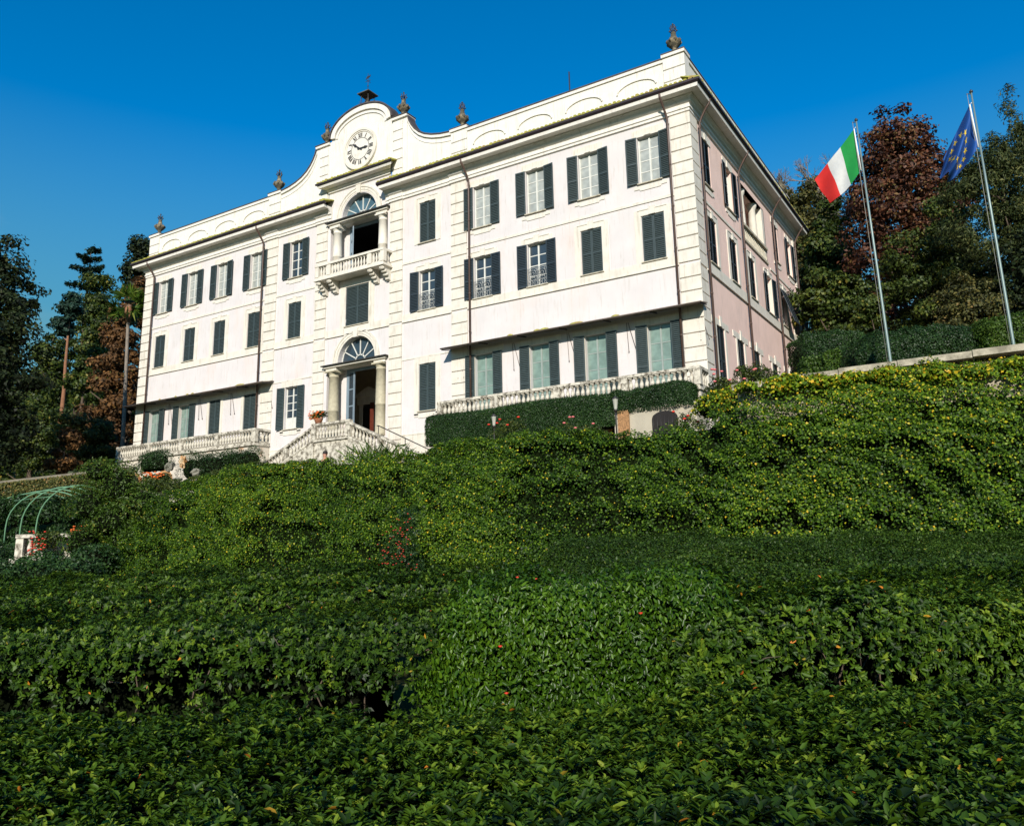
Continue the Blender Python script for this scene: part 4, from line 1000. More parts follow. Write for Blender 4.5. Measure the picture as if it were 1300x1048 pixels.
# creeper spilling over the coping and the shrub beside the villa corner
def blobshrub(name, label, cat, mt, blobs, leaf, n, asp=.5, seed=1, up=.3, core=True, group=None, spread=.7, stems=None, shell=.55, extra=None, tmpl=LEAF4, vb=0.):
    """foliage filling several ellipsoids (cx,cy,cz,rx,ry,rz); returns the object"""
    g = np.random.default_rng(seed); B = np.array(blobs, float); vol = (B[:, 3] * B[:, 5]) ** 1.; pr_ = vol / vol.sum()
    k = g.choice(len(B), n, p=pr_); d = unit(g.normal(size=(n, 3))); d[:, 2] = np.where(d[:, 2] < -.5, -d[:, 2], d[:, 2])
    wv = wav(seed + 7, 2.6 / max(B[:, 3].mean(), .2)); rad = (shell + (1 - shell) * g.random(n) ** .6) * (1 + .16 * wv(d * B[k, 3:] + B[k, :3]))
    P = B[k, :3] + d * B[k, 3:] * rad[:, None]
    v = np.clip(g.beta(2, 2.5, n) + vb + .12 * wv(P), 0, 1)
    lm = LM(); lm.leaves(P, d, leaf, asp, v, spread=spread, up=up, tmpl=tmpl, rg=g)
    if core:
        cb = MB()
        for b in B:
            cb.lathe([(b[3] * .6 * math.sin(PI * q / 6) + .01, -b[5] * .6 * math.cos(PI * q / 6)) for q in range(7)], (b[0], b[1], b[2]), 8, 1, b[4] / b[3])
        lm.mb(cb, 1)
    base = (float(B[:, 0].mean()), float(B[:, 1].mean()), float((B[:, 2] - B[:, 5]).min()))
    mats = [mt, CORE]
    o = lm.build(name, mats, loc=base)
    if label: tag(o, label, cat, group)
    if stems:
        m = MB()
        for (p0, p1, r0) in stems:
            p0 = Vector(p0) - Vector(base); p1 = Vector(p1) - Vector(base); m.tube([p0, (p0 + p1) / 2 + Vector((.05, .03, 0)), p1], [r0, r0 * .8, r0 * .5], 6)
        m.build('stem', BARK, o)
    return o
def flowers_on(o, pts, mt, s=.04, name='blossoms'):
    m = MB(); l = Vector(o.location)
    for p in pts:
        p = Vector(p) - l; m.lathe([(.01, -s * .5), (s * .8, -s * .2), (s, s * .2), (s * .6, s * .5), (.01, s * .4)], p, 6)
    return m.build(name, mt, o)
rs = random.Random(5)
# creepers over the coping
for k, (xa, xb, lab) in enumerate(((25.4, 27.0, 'yellow-green creeper spilling over the left end of the stone coping, below the villa corner'), (27.0, 31.5, 'yellowish creeper fringe hanging over the stone coping below the two flagpoles'))):
    bl = [(rs.uniform(xa, xb), -14.35 + rs.uniform(-.1, .1), cop(xa) - .22 + rs.uniform(-.1, .08) - (.12 if k else 0), rs.uniform(.3, .6), .22, rs.uniform(.12, .22)) for _ in range(8)]
    blobshrub('creeper', lab, 'creeper', L_IVY, bl, .09, 3200, asp=.7, seed=31 + k, vb=.22, core=False, shell=.2)

# box hedges under the terraces
def yb(P, v): return v
hb = hedge('box_hedge', 'long dark box hedge clipped along the foot of the balustraded terrace under the glass doors', 'hedge', (6.4, -2.05), (1, 0), (0, 1), 10.2, .9, -1.62, lambda s, t: -.12 - .05 * np.sin(s * .7), leaf=.06, asp=.6, cover=2.6, mt=L_BOX, seed=41, faces='tflr', lump=.05, depth=.07, r=.3)
hedge('box_hedge', 'shorter box hedge block over the grotto window, at the villa-corner end of the terrace', 'hedge', (16.3, -2.1), (1, 0), (0, 1), 3.7, .95, -1.12, lambda s, t: -.08 - .04 * np.sin(s * 1.7), leaf=.06, asp=.6, cover=2.6, mt=L_BOX, seed=42, faces='tflr', lump=.06, depth=.07, r=.3)
# dark clipped shrubs under the left terrace
for k, (px, py, wx, wz) in enumerate(((196, 591, .95, .75), (258, 592, 1.5, .95), (303, 589, 1.5, .85))):
    p = at(px, py, 44.5)
    blobshrub('box_shrub', ['small dark box shrub at the far end below the left terrace, beside the orange flowers', 'broad dark box shrub in the middle below the left terrace, right of the tan rock', 'dark box shrub next to the staircase, below the far terrace balustrade'][k], 'shrub', L_BOX,
              [(p[0] + q * wx * .6, p[1], p[2] + .1 * (-1) ** k, wx * .75, .6, wz) for q in (-1, 0, 1)], .08, 4500, seed=43 + k, shell=.7, group='clipped shrubs below the left terrace')
# ================================================================== ROCKS, GROTTO BITS, LAMPS, ROSES
def rock(name, label, p, r, sx, sz, mt, seed):
    r *= .5
    g = random.Random(seed); m = MB(); n = 9; k = 6
    prof = []
    vs = []
    for i in range(k + 1):
        ph = PI * i / k
        for j in range(n):
            th = 2 * PI * j / n; q = r * (1 + g.uniform(-.42, .3))
            vs.append((q * sx * math.sin(ph) * math.cos(th), q * math.sin(ph) * math.sin(th), -q * sz * math.cos(ph)))
    m.add(vs, [(i * n + j, i * n + (j + 1) % n, (i + 1) * n + (j + 1) % n, (i + 1) * n + j) for i in range(k) for j in range(n)])
    return tag(m.build(name, mt, loc=tuple(p)), label, 'rock', 'garden rocks below the left terrace')
ROCKM = mat('grey_rock', (.20, .19, .15), .95, .3, 3, .6, 12, col2=(.20, .19, .15), c2lo=.45, c2hi=.6, c2scale=2)
ROCKO = mat('ochre_rock', (.42, .20, .06), .95, .3, 3, .6, 12, col2=(.55, .42, .26), c2lo=.45, c2hi=.6, c2scale=2)
rock('garden_rock', 'tall ochre and cream rock standing between the dark shrubs below the left terrace', at(232, 586, 43.5), .55, .6, 1.1, ROCKO, 1)
rock('garden_rock', 'rounded grey rock low in front of the shrubs, right of the ochre one', at(249, 600, 42), .5, .9, .8, ROCKM, 2)
rock('garden_rock', 'small flat pale rock beside the orange flower bed', at(226, 608, 41.5), .42, 1.2, .4, ROCKM, 3)
rock('garden_rock', 'dark leaning rock slab behind the orange flowers', at(216, 592, 44), .6, .5, .9, ROCKM, 4)
# orange flower bed
p = at(200, 606, 41); bl = [(p[0] + q * .55, p[1], p[2] - .1, .45, .35, .3) for q in (-1.2, -.4, .4, 1.2)]
o = blobshrub('flower_bed_plant', 'low orange-flowering plant beside the flat rock below the far terrace', 'plant', L_GREEN, bl, .08, 1500, seed=51)
flowers_on(o, [(p[0] + rs.uniform(-.9, .9), p[1] - .35 + rs.uniform(-.1, .1), p[2] + rs.uniform(-.15, .25)) for _ in range(45)], PETO, .06)
# hanging lanterns on the box hedge
for k, (px, py) in enumerate(((627, 529), (781, 507))):
    p = at(px, py, 27.0 if k else 30.8); L = empty('garden_lantern', tuple(p + np.array([0, 0, -.35])))
    tag(L, ['small pale cone-shaped lantern on the left part of the long box hedge', 'small pale cone-shaped lantern where the box hedge meets the orange brick pier'][k], 'lantern', 'lanterns by the box hedge')
    m = MB(); m.lathe([(.05, 0), (.06, .05), (.10, .34), (.11, .36)], n=6); m.build('shade', mat('frosted_glass', (.42, .42, .36), .4, .1), L)
    m = MB(); m.lathe([(.12, .36), (.13, .38), (.05, .44), (.03, .47)], n=6); m.lathe([(.05, -.08), (.07, -.02), (.08, .0)], n=6); m.build('cap', IRON, L)
    m = MB(); m.tube([(0, 0, -.05), (0, 0, -.9)], .025, 6); m.build('post', IRON, L)
# roses in front of the box hedge
for k, (px, py, lab) in enumerate(((645, 541, 'sparse rose bush with coral blooms at the left foot of the long box hedge'), (740, 541, 'rose bush with pale red blooms under the middle of the long box hedge'), (872, 531, 'rose bush with two red blooms near the right end of the box hedge'))):
    p = at(px, py, 28 - k * 1.6); g0 = p - np.array([0, 0, .6])
    o = blobshrub('rose_bush', lab, 'rose', L_GREEN, [(p[0] + rs.uniform(-.5, .5), p[1], p[2] - rs.uniform(.0, .5), .4, .3, .3) for _ in range(6)], .07, 1100, seed=60 + k, core=False, shell=.2, stems=[(tuple(g0), tuple(p), .015)], group='rose bushes along the box hedge')
    flowers_on(o, [(p[0] + rs.uniform(-.7, .7), p[1] - .35, p[2] + rs.uniform(-.2, .3)) for _ in range(5)], PETR if k != 1 else PETP, .06)
# grotto face seen below the right end of the box hedge: brick pier, window with bars
m = MB(); gx = at(852, 533, 26.4); 
gr = empty('grotto_front', (16.7, -2.0, -3.5)); tag(gr, 'low plastered grotto front with barred dark window and orange brick pier below the box hedge', 'grotto')
m.box(-.2, 3.4, .05, .9, 0, 2.55); m.build('wall', mat('grotto_plaster', (.40, .36, .28), .9, .12, 2, .2, 30), gr)
m = MB(); m.box(.0, .5, -.06, .04, 0, 2.5); m.build('brick_pier', mat('brick_orange_pier', (.30, .16, .07), .9, .5, 14, .4, 30), gr)
m = MB(); m.box(1.5, 2.6, .0, .04, 1.2, 2.0); m.xz(arcpts(.55, 2.0, 10, cx=2.05, rz=.3), -.0, .04); wo = m.build('window', BLACK, gr)
m = MB(); 
for i in range(7): m.tube([(1.58 + i * .16, -.03, 1.2), (1.58 + i * .16, -.03, 2.15)], .012, 4)
m.build('bars', IRON, wo)

# flower trough on the stair landing
pt = empty('flower_pot', (-1.0, -1.75, .27)); tag(pt, 'terracotta pot of orange flowers standing on the landing handrail of the staircase', 'flower pot')
m = MB(); m.lathe([(.16, 0), (.22, .2), (.25, .26), (.2, .26)], n=12); m.build('pot', mat('terracotta', (.30, .12, .06), .9, .15), pt)
f = blobshrub('foliage', None, None, L_GREEN, [(0, 0, .42, .45, .3, .28), (-.25, 0, .35, .3, .3, .25), (.3, -.02, .45, .3, .3, .25)], .09, 1400, seed=71, core=False, shell=.1); f.parent = pt
flowers_on(f, [(rs.uniform(-.5, .55), -.25 + rs.uniform(-.08, .08), .42 + rs.uniform(-.2, .3)) for _ in range(40)], PETO, .05)

# ================================================================== PERSON (only the head shows above the ivy crest)
def skin(name, joints, edges, mt, parent, sub=1):
    me = bpy.data.meshes.new(name); me.from_pydata([j[:3] for j in joints], edges, []); me.materials.append(mt)
    o = bpy.data.objects.new(name, me); C.objects.link(o); o.parent = parent
    md = o.modifiers.new('skin', 'SKIN'); md.use_smooth_shade = True
    for i, j in enumerate(joints): me.skin_vertices[0].data[i].radius = (j[3], j[4] if len(j) > 4 else j[3])
    me.skin_vertices[0].data[0].use_root = True
    o.modifiers.new('sub', 'SUBSURF').levels = sub; o.modifiers['sub'].render_levels = sub
    return o
SKIN = mat('skin', (.50, .24, .16), .55, .06)
pz = float(gz(5.2, -7.6)); ph = at(413, 568, 30.0)
pe = empty('person', (ph[0], ph[1], ph[2] - 1.92), rz=R(20)); tag(pe, 'dark-haired person in a dark jacket, only the head showing above the leaves below the staircase', 'person')
J = [(0, 0, .95, .15, .11), (0, 0, 1.12, .14, .10), (0, 0, 1.3, .16, .11), (0, 0, 1.42, .10, .08), (0, -.01, 1.50, .05, .05), (0, -.02, 1.57, .062, .07), (0, -.025, 1.66, .072, .088), (0, -.01, 1.73, .05, .06),
     (.17, 0, 1.40, .055), (.24, .02, 1.12, .042), (.25, -.06, .88, .032), (-.17, 0, 1.40, .055), (-.24, .02, 1.12, .042), (-.25, -.06, .88, .032),
     (.09, 0, .85, .085), (.10, -.01, .48, .06), (.10, .01, .08, .045), (.10, -.14, .03, .035), (-.09, 0, .85, .085), (-.10, -.01, .48, .06), (-.10, .01, .08, .045), (-.10, -.14, .03, .035)]
E_ = [(0, 1), (1, 2), (2, 3), (3, 4), (4, 5), (5, 6), (6, 7), (3, 8), (8, 9), (9, 10), (3, 11), (11, 12), (12, 13), (0, 14), (14, 15), (15, 16), (16, 17), (0, 18), (18, 19), (19, 20), (20, 21)]
for s in (-1, 1):
    b = len(J); hx = s * .25; par = 10 if s > 0 else 13
    J.append((hx, -.075, .81, .026, .015)); E_.append((par, b))
    for q, (dy, L_) in enumerate(((-.03, .07), (-.01, .08), (.01, .078), (.03, .06))):
        J.append((hx, -.08 + dy, .76, .0085)); J.append((hx - s * .012, -.085 + dy, .76 - L_, .0075)); E_ += [(b, b + 1 + 2 * q), (b + 1 + 2 * q, b + 2 + 2 * q)]
    J.append((hx - s * .03, -.11, .78, .009)); J.append((hx - s * .035, -.12, .735, .008)); E_ += [(b, b + 9), (b + 9, b + 10)]
skin('body', J, E_, SKIN, pe, 1)
skin('jacket', [(0, 0, .90, .175, .135), (0, 0, 1.12, .165, .13), (0, 0, 1.3, .185, .135), (0, 0, 1.41, .12, .10), (.18, 0, 1.40, .072), (.245, .02, 1.12, .058), (.255, -.055, .90, .045), (-.18, 0, 1.40, .072), (-.245, .02, 1.12, .058), (-.255, -.055, .90, .045)],
     [(0, 1), (1, 2), (2, 3), (3, 4), (4, 5), (5, 6), (3, 7), (7, 8), (8, 9)], mat('dark_jacket', (.02, .02, .03), .8, .1), pe)
skin('trousers', [(0, 0, .93, .165, .125), (.09, 0, .82, .105), (.10, -.01, .48, .08), (.10, .01, .12, .07), (-.09, 0, .82, .105), (-.10, -.01, .48, .08), (-.10, .01, .12, .07)], [(0, 1), (1, 2), (2, 3), (0, 4), (4, 5), (5, 6)], mat('blue_trousers', (.04, .06, .12), .8, .1), pe)
m = MB(); m.lathe([(.098, -.02), (.102, .03), (.09, .075), (.05, .105), (.01, .115)], (0, .012, 1.70), 14, .86, 1.05); m.lathe([(.02, -.1), (.07, -.06), (.085, .0)], (0, .045, 1.70), 10, .9, .6); m.build('hair', mat('dark_hair', (.02, .012, .01), .7, .2), pe)
m = MB(); m.lathe([(.001, 0), (.012, .012), (.010, .03), (.004, .045)], (0, -.113, 1.635), 6)
for s in (-1, 1): m.lathe([(.005, -.03), (.012, 0), (.005, .03)], (s * .082, .0, 1.655), 6)
m.build('nose_and_ears', SKIN, pe)
m = MB()
for s in (-1, 1): m.lathe([(.002, -.007), (.011, 0), (.002, .007)], (s * .03, -.104, 1.672), 6)
m.lathe([(.002, -.004), (.022, 0), (.002, .004)], (0, -.104, 1.60), 8, 1, .4); m.build('eyes_and_mouth', mat('eye_dark', (.08, .02, .02), .4, .1), pe)

# ================================================================== FLAGPOLES AND FLAGS
POLE = mat('painted_pole', (.17, .23, .22), .4, .06, 3, metal=.2)
def flagpole(base, top, lab, drop):
    base = np.array(base); top = np.array(top); b = empty('flagpole', tuple(base - np.array([0, 0, drop]))); tag(b, lab, 'flagpole', 'flagpoles on the right terrace')
    d = top - base; m = MB(); m.tube([(0, 0, 0), tuple(np.array([0, 0, drop])), tuple(d * .5 + np.array([0, 0, drop])), tuple(d + np.array([0, 0, drop]))], [.042, .040, .032, .020], 12); m.build('pole', POLE, b)
    m = MB(); e = d + np.array([0, 0, drop]); m.lathe([(.02, 0), (.045, .01), (.05, .05), (.02, .085), (.01, .10)], tuple(e), 10); m.tube([tuple(e + np.array([-.0, 0, -.03])), tuple(e + np.array([-.12, 0, -.0]))], .012, 5); m.build('finial', IRON, b)
    m = MB(); q = np.array([-.10, -.02, 0]); m.tube([tuple(e + q), tuple(e * .55 + q * .8), (-.06, -.03, .9)], .007, 4); m.build('halyard', mat('rope', (.25, .25, .22), .8, .1), b)
    m = MB(); m.lathe([(.14, 0), (.14, .05), (.08, .09), (.07, .3)], (0, 0, 0), 12); m.build('base_collar', POLE, b)
    return b
from numpy import array as Ar
def onY(px, py, y):
    r = _fwd + cR * (px - 650) / FPX - cU * (py - 479) / FPX; return CAM + r * ((y - CAM[1]) / r[1])
b1 = onY(1130, 455, -9); t1 = onY(1087, 154, -9); b1[0] = t1[0] + (b1[0] - t1[0]); b2 = onY(1286, 433, -9); t2 = onY(1233, 118, -9)
flagpole(b1, t1, 'slender pale flagpole nearer the villa, carrying the green, white and red flag', float(b1[2] - gz(b1[0], -9)))
flagpole(b2, t2, 'slender pale flagpole at the right edge, carrying the blue flag with yellow stars', float(b2[2] - gz(b2[0], -9)))
def flagsurf(c, wv, fold):
    A, B_, Cc, Dd = [np.array(q) for q in c]      # top hoist, bottom hoist, bottom fly, top fly
    def S(s, t, off=0):
        s = np.asarray(s, float); t = np.asarray(t, float)
        p = (1 - s)[..., None] * ((1 - t)[..., None] * B_ + t[..., None] * A) + s[..., None] * ((1 - t)[..., None] * Cc + t[..., None] * Dd)
        h = wv * np.sin(s * 9 + t * 2.2 + 1) * s + fold * np.sin(t * 9 + s * 6) * s ** .6
        p = p + np.array([.35, -1, .1]) * h[..., None]
        p[..., 2] -= .10 * np.sin(PI * s) * (1.2 - t)
        p = p + np.array([.5, -.85, 0]) * off
        return p
    return S
def flag(name, label, c, mats, colf, wv=.05, fold=.03, stars=False):
    S = flagsurf(c, wv, fold); m = MB(); m.smooth = True; ns, nt = 42, 24
    s, t = np.meshgrid(np.linspace(0, 1, ns + 1), np.linspace(0, 1, nt + 1)); P = S(s, t); org = P[nt, 0]
    m.v = [tuple(q) for q in (P.reshape(-1, 3) - org)]
    for j in range(nt):
        for i in range(ns):
            m.f.append([j * (ns + 1) + i, j * (ns + 1) + i + 1, (j + 1) * (ns + 1) + i + 1, (j + 1) * (ns + 1) + i]); m.m.append(colf((i + .5) / ns, (j + .5) / nt)); m.sm.append(True)
    if stars:
        m.smooth = False; m.cur = 1
        for k in range(12):
            a = 2 * PI * k / 12; cs, ct = .5 + .24 * math.cos(a), .5 + .335 * math.sin(a)
            for off in (.012, -.012):
                pts = []
                for q in range(10):
                    r_ = (.082 if q % 2 == 0 else .032); b_ = PI / 2 + q * PI / 5
                    pts.append(S(np.array(cs + r_ * .70 * math.cos(b_)), np.array(ct + r_ * math.sin(b_)), off) - org)
                cc = S(np.array(cs), np.array(ct), off) - org
                m.add([cc] + pts, [(0, q + 1, (q + 1) % 10 + 1) for q in range(10)])
    o = m.build(name, mats, loc=tuple(org)); tag(o, label, 'flag')
    h = MB(); A_, B0 = Vector(np.array(c[0]) - org), Vector(np.array(c[1]) - org); h.tube([A_, (A_ + B0) / 2, B0], .022, 6); h.tube([A_, A_ + Vector((.06, 0, .05))], .008, 4); h.tube([B0, B0 + Vector((.08, 0, -.02))], .008, 4)
    h.build('heading_band', mat('white_tape', (.7, .7, .68), .8, .02), o)
    return o
def cloth(n, c):
    m_ = mat(n, c, .75, .06, 8); return m_
Y1 = -9
flag('italian_flag', 'green, white and red vertical-striped flag blowing to the left', [onY(1084, 164, Y1), onY(1093, 216, Y1), onY(1054, 257, Y1 + .5), onY(1034, 228, Y1 + .5)],
     [cloth('flag_green', (.01, .28, .05)), cloth('flag_white', (.62, .62, .60)), cloth('flag_red', (.62, .02, .015))], lambda s, t: 0 if s < .33 else (1 if s < .67 else 2), .05, .03)
flag('european_flag', 'deep blue flag with a circle of yellow stars, hanging in folds to the left', [onY(1231, 133, Y1), onY(1242, 187, Y1), onY(1204, 228, Y1 + .4), onY(1194, 208, Y1 + .6)],
     [cloth('flag_blue', (.004, .065, .28)), cloth('flag_star_yellow', (.75, .55, .03))], lambda s, t: 0, .10, .30, stars=True)
# ================================================================== TREES
def limbs(m, base, H, r0, nl, spread_, g, z0=.35, lift=.6):
    """tapered trunk with limbs, local coords"""
    pts = [(0, 0, 0)]; x = y = 0
    for i in range(1, 7):
        x += g.uniform(-.02, .02) * H; y += g.uniform(-.02, .02) * H; pts.append((x, y, H * i / 6))
    m.tube(pts, [r0 * (1 - .8 * i / 6) for i in range(7)], 8)
    for k in range(nl):
        f = z0 + (1 - z0) * (k + .5) / nl; i = int(f * 6); q = Vector(pts[min(i, 6)]); a = g.uniform(0, 6.28); L_ = spread_ * g.uniform(.6, 1) * (1.1 - f * .6)
        e = q + Vector((math.cos(a) * L_, math.sin(a) * L_, L_ * lift)); mid = (q + e) / 2 + Vector((0, 0, -.06 * L_))
        m.tube([q, mid, e], [r0 * .35, r0 * .22, r0 * .06], 5)
def tree(name, label, cat, base, H, mt, env, leaf, n, seed, bark=BARK, r0=.25, clump=1.0, group=None, asp=.6, up=.1, trunkH=None, gap=.5, droop=0):
    """crown: leaf clumps scattered in ellipsoid envelopes env=[(dx,dy,z,rx,ry,rz)], local to the base"""
    g = random.Random(seed); G = np.random.default_rng(seed)
    base = np.array(base, float); root = empty(name, tuple(base)); tag(root, label, cat, group)
    E = np.array(env, float); w = E[:, 3] * E[:, 5]; w = w / w.sum(); nc = max(10, int(gap * (E[:, 3] * E[:, 5]).sum() / clump ** 2 * 7))
    k = G.choice(len(E), nc, p=w); d = unit(G.normal(size=(nc, 3))); rr = G.random(nc) ** .42
    Cc = E[k, :3] + d * E[k, 3:] * rr[:, None]; cr = clump * G.uniform(.55, 1.25, nc)
    per = max(6, n // nc); kk = np.repeat(np.arange(nc), per); N = len(kk)
    dd = unit(G.normal(size=(N, 3))); rad = G.random(N) ** .45
    P = Cc[kk] + dd * (cr[kk] * rad)[:, None] * np.array([1, 1, .62 if not droop else 1.1])
    P[:, 2] -= droop * rad * cr[kk] * .4
    tone = G.normal(0, .10, nc)
    v = np.clip(G.beta(2, 2.4, N) + tone[kk], 0, 1)
    lm = LM(); lm.leaves(P, dd + np.array([0, 0, .5]) + d[kk] * .6, leaf, asp, v, spread=.7, up=up, rg=G); lm.build('crown', mt, root)
    m = MB(); limbs(m, None, trunkH or H * .85, r0, 9, max(E[:, 3]) * .9, g); m.build('trunk', bark, root)
    return root
def ground_at(px, d, dz=0):
    p = at(px, 480, d); return np.array([p[0], p[1], float(gz(p[0], p[1])) + dz])
def topz(px, py, d): return float(at(px, py, d)[2])
def wid(pxw, d): return pxw * d / FPX
def simple_tree(name, label, cat, px, ptop, pbot, wpx, d, mt, leaf, n, seed, lobes=None, clump=None, **k):
    """lobes in crown-relative units: (x -1..1, z 0..1, rx, rz)"""
    p_ = at(px, (ptop + pbot) / 2, d); b = np.array([p_[0], p_[1], float(gz(p_[0], p_[1]))]); zt = topz(px, ptop, d) - b[2]; zb = topz(px, pbot, d) - b[2]; W = wid(wpx, d) / 2; Hc = zt - zb
    lobes = lobes or [(0, .5, 1, .5)]
    A_ = [(x * W * rt[0], x * W * rt[1], zb + z * Hc, rx * W, rx * W * .9, rz * Hc) for x, z, rx, rz in lobes]
    return tree(name, label, cat, b, zt, mt, A_, leaf, n, seed, clump=clump or W * .3, trunkH=zt * k.pop('th', .85), **k)
# --- right side
simple_tree('copper_maple', 'tall dark red-leaved maple towering between the two flagpoles', 'tree', 1150, 134, 440, 168, 50, L_RED, .27, 42000, 101, clump=.95, r0=.35, gap=.85,
            lobes=[(0, .82, .62, .18), (-.35, .66, .55, .2), (.4, .64, .6, .2), (0, .5, .95, .25), (-.45, .36, .55, .2), (.3, .25, .7, .25), (-.2, .12, .7, .14)])
simple_tree('spreading_evergreen', 'broad dark green evergreen with layered sprays, below and right of the red maple', 'tree', 1198, 255, 430, 185, 43, L_GREEN, .20, 40000, 102, clump=.8, gap=.7,
            lobes=[(.1, .85, .35, .14), (-.2, .62, .7, .2), (.35, .5, .75, .24), (-.1, .3, .95, .26), (.2, .1, .9, .14)])
simple_tree('weeping_cedar', 'drooping grey-green cedar cut by the right edge, behind the blue flag pole', 'tree', 1268, 160, 340, 165, 38, L_BLUE, .2, 34000, 103, clump=.6, droop=1.3, asp=.3, up=-1.2, gap=.55,
            lobes=[(.15, .8, .5, .2), (-.45, .62, .5, .16), (.3, .5, .7, .2), (-.25, .28, .7, .2), (.3, .15, .7, .16)])
simple_tree('feathery_larch', 'thin feathery treetop at the upper right corner above the weeping cedar', 'tree', 1292, 106, 300, 50, 40, L_BLUE, .2, 5000, 104, clump=.45, droop=1.3, asp=.3, up=-1.2,
            lobes=[(.1, .92, .35, .10), (0, .78, .7, .12), (.2, .6, .9, .14), (0, .3, 1, .25)])
simple_tree('dark_foliage', 'nearly black foliage at the right edge beneath the drooping cedar', 'tree', 1315, 300, 440, 110, 36, L_DARK, .22, 10000, 105, clump=.6, gap=.9, lobes=[(0, .55, 1, .5), (-.3, .3, .8, .3)])  # near-black foliage filling the dark hole under the cedar
simple_tree('ivy_clad_tree', 'olive-green ivy-clad tree rising just behind the far villa corner', 'tree', 1024, 222, 430, 92, 60, L_OLIVE, .28, 20000, 106, clump=.95, gap=.7,
            lobes=[(0, .85, .5, .15), (-.3, .65, .6, .2), (.35, .62, .6, .2), (0, .4, .95, .25), (0, .15, 1, .2)])
simple_tree('woodland_tree', 'mid-green tree left of the red maple, behind the green, white and red flag', 'tree', 1066, 246, 430, 84, 57, L_GREEN, .28, 17000, 107, clump=.95, gap=.7, group='woodland trees behind the villa',
            lobes=[(0, .8, .6, .2), (-.3, .5, .7, .25), (.3, .45, .7, .25), (0, .18, 1, .2)])
simple_tree('woodland_tree', 'dark shrubby tree low between the villa corner and the first flagpole', 'tree', 1060, 345, 440, 110, 47, L_GREEN, .26, 11000, 108, clump=.8, gap=.8, group='woodland trees behind the villa',
            lobes=[(-.4, .7, .5, .3), (.3, .6, .6, .3), (0, .3, 1, .3)])
simple_tree('round_shrub', 'round speckled green shrub between the second flagpole and the clipped hedge', 'shrub', 1232, 352, 432, 92, 35, L_OLIVE, .15, 11000, 109, clump=.45, gap=.9, r0=.08, lobes=[(0, .6, 1, .45), (-.3, .3, .9, .35), (.4, .3, .8, .3)])
simple_tree('round_shrub', 'small yellowish shrub beside the first flagpole, above the clipped hedge', 'shrub', 1106, 380, 430, 40, 37, L_GREEN, .15, 5000, 110, clump=.4, gap=.9, r0=.07, lobes=[(0, .6, 1, .45)])
simple_tree('woodland_tree', 'yellow-green treetop just beyond the roof edge, before the leafless trees', 'tree', 1000, 228, 400, 62, 70, L_OLIVE, .32, 11000, 111, clump=1.0, gap=.8, group='woodland trees behind the villa', lobes=[(-.2, .8, .5, .2), (.3, .6, .7, .25), (0, .3, 1, .3)])
simple_tree('woodland_tree', 'tall dull green tree filling the gap left of the copper maple', 'tree', 1046, 212, 400, 56, 66, L_GREEN, .32, 11000, 112, clump=1.0, gap=.7, group='woodland trees behind the villa', lobes=[(0, .85, .4, .15), (.2, .6, .8, .25), (0, .3, 1, .3)])
# bare twiggy trees against the sky
def bare(name, label, px, ptop, d, wpx, seed, n=26):
    g = random.Random(seed); p_ = at(px, ptop + 20, d); b = np.array([p_[0], p_[1], float(gz(p_[0], p_[1]))]); H = topz(px, ptop, d) - b[2]; W = wid(wpx, d) / 2
    root = empty(name, tuple(b)); tag(root, label, 'tree', 'bare trees on the hill'); m = MB()
    m.tube([(0, 0, 0), (.1, 0, H * .45), (0, .1, H * .7), (0, 0, H * .85)], [.22, .17, .1, .03], 7)
    def br(p, d_, L_, r_, k):
        q = p + d_ * L_; m.tube([p, (p + q) / 2 + Vector((g.uniform(-.06, .06) * L_,) * 3), q], [r_, r_ * .8, r_ * .55], 4 if k < 2 else 3, cap=False)
        if k < 4:
            for _ in range(3 if k else 4):
                nd = (d_ + Vector((g.gauss(0, .5), g.gauss(0, .5), g.gauss(.12, .35)))).normalized(); br(q if g.random() < .6 else p + (q - p) * g.uniform(.4, .9), nd, L_ * .68, r_ * .6, k + 1)
    for k in range(n // 3):
        z = H * g.uniform(.6, .86); a = g.uniform(0, 6.28); br(Vector((0, 0, z)), Vector((math.cos(a) * .7, math.sin(a) * .7, .8)).normalized(), W * .55, .09, 0)
    m.build('branches', BARKG, root); return root
bare('bare_tree', 'leafless grey tree behind the roof edge at the far villa corner', 985, 190, 62, 74, 1)
bare('bare_tree', 'leafless pinkish-grey tree left of the striped flag', 1040, 186, 64, 80, 2)
# clipped hedges on the right terrace
def px_hedge(label, pxa, pxb, ptopa, ptopb, d, dep, mt, seed, leaf=.08, rr=.6):
    pa = at(pxa, ptopa, d); pb = at(pxb, ptopb, d); L_ = float(np.linalg.norm((pb - pa)[:2])); za, zb = pa[2], pb[2]; ax = (pb - pa)[:2] / L_
    z0 = float(min(gz(pa[0], pa[1]), gz(pb[0], pb[1]))) - .2
    return hedge('clipped_hedge', label, 'hedge', pa[:2], ax, np.array([-ax[1], ax[0]]), L_, dep, z0, lambda s, t: za + (zb - za) * s / L_ + .08 * np.sin(s * 1.3), leaf=leaf, asp=.6, cover=2.2, mt=mt, seed=seed, faces='tflr', lump=.12, r=rr, group='clipped hedges behind the stone wall')
px_hedge('straight dark clipped hedge touching the far corner of the villa', 1018, 1100, 420, 418, 36, 2.5, L_BOX, 121, .09, .35)
px_hedge('long rounded clipped hedge behind the first flagpole, above the stone coping', 1092, 1262, 422, 404, 30, 3, L_BOX, 122, .08, .8)
px_hedge('lower yellow-green clipped hedge at the right edge behind the second flagpole', 1255, 1340, 400, 396, 29, 2.5, L_FINE, 123, .08, .6)
px_hedge('straight ivy-green hedge in front of the villa far corner, with tufts on top', 1018, 1072, 452, 440, 28, 1., L_FINE, 124, .08, .3)
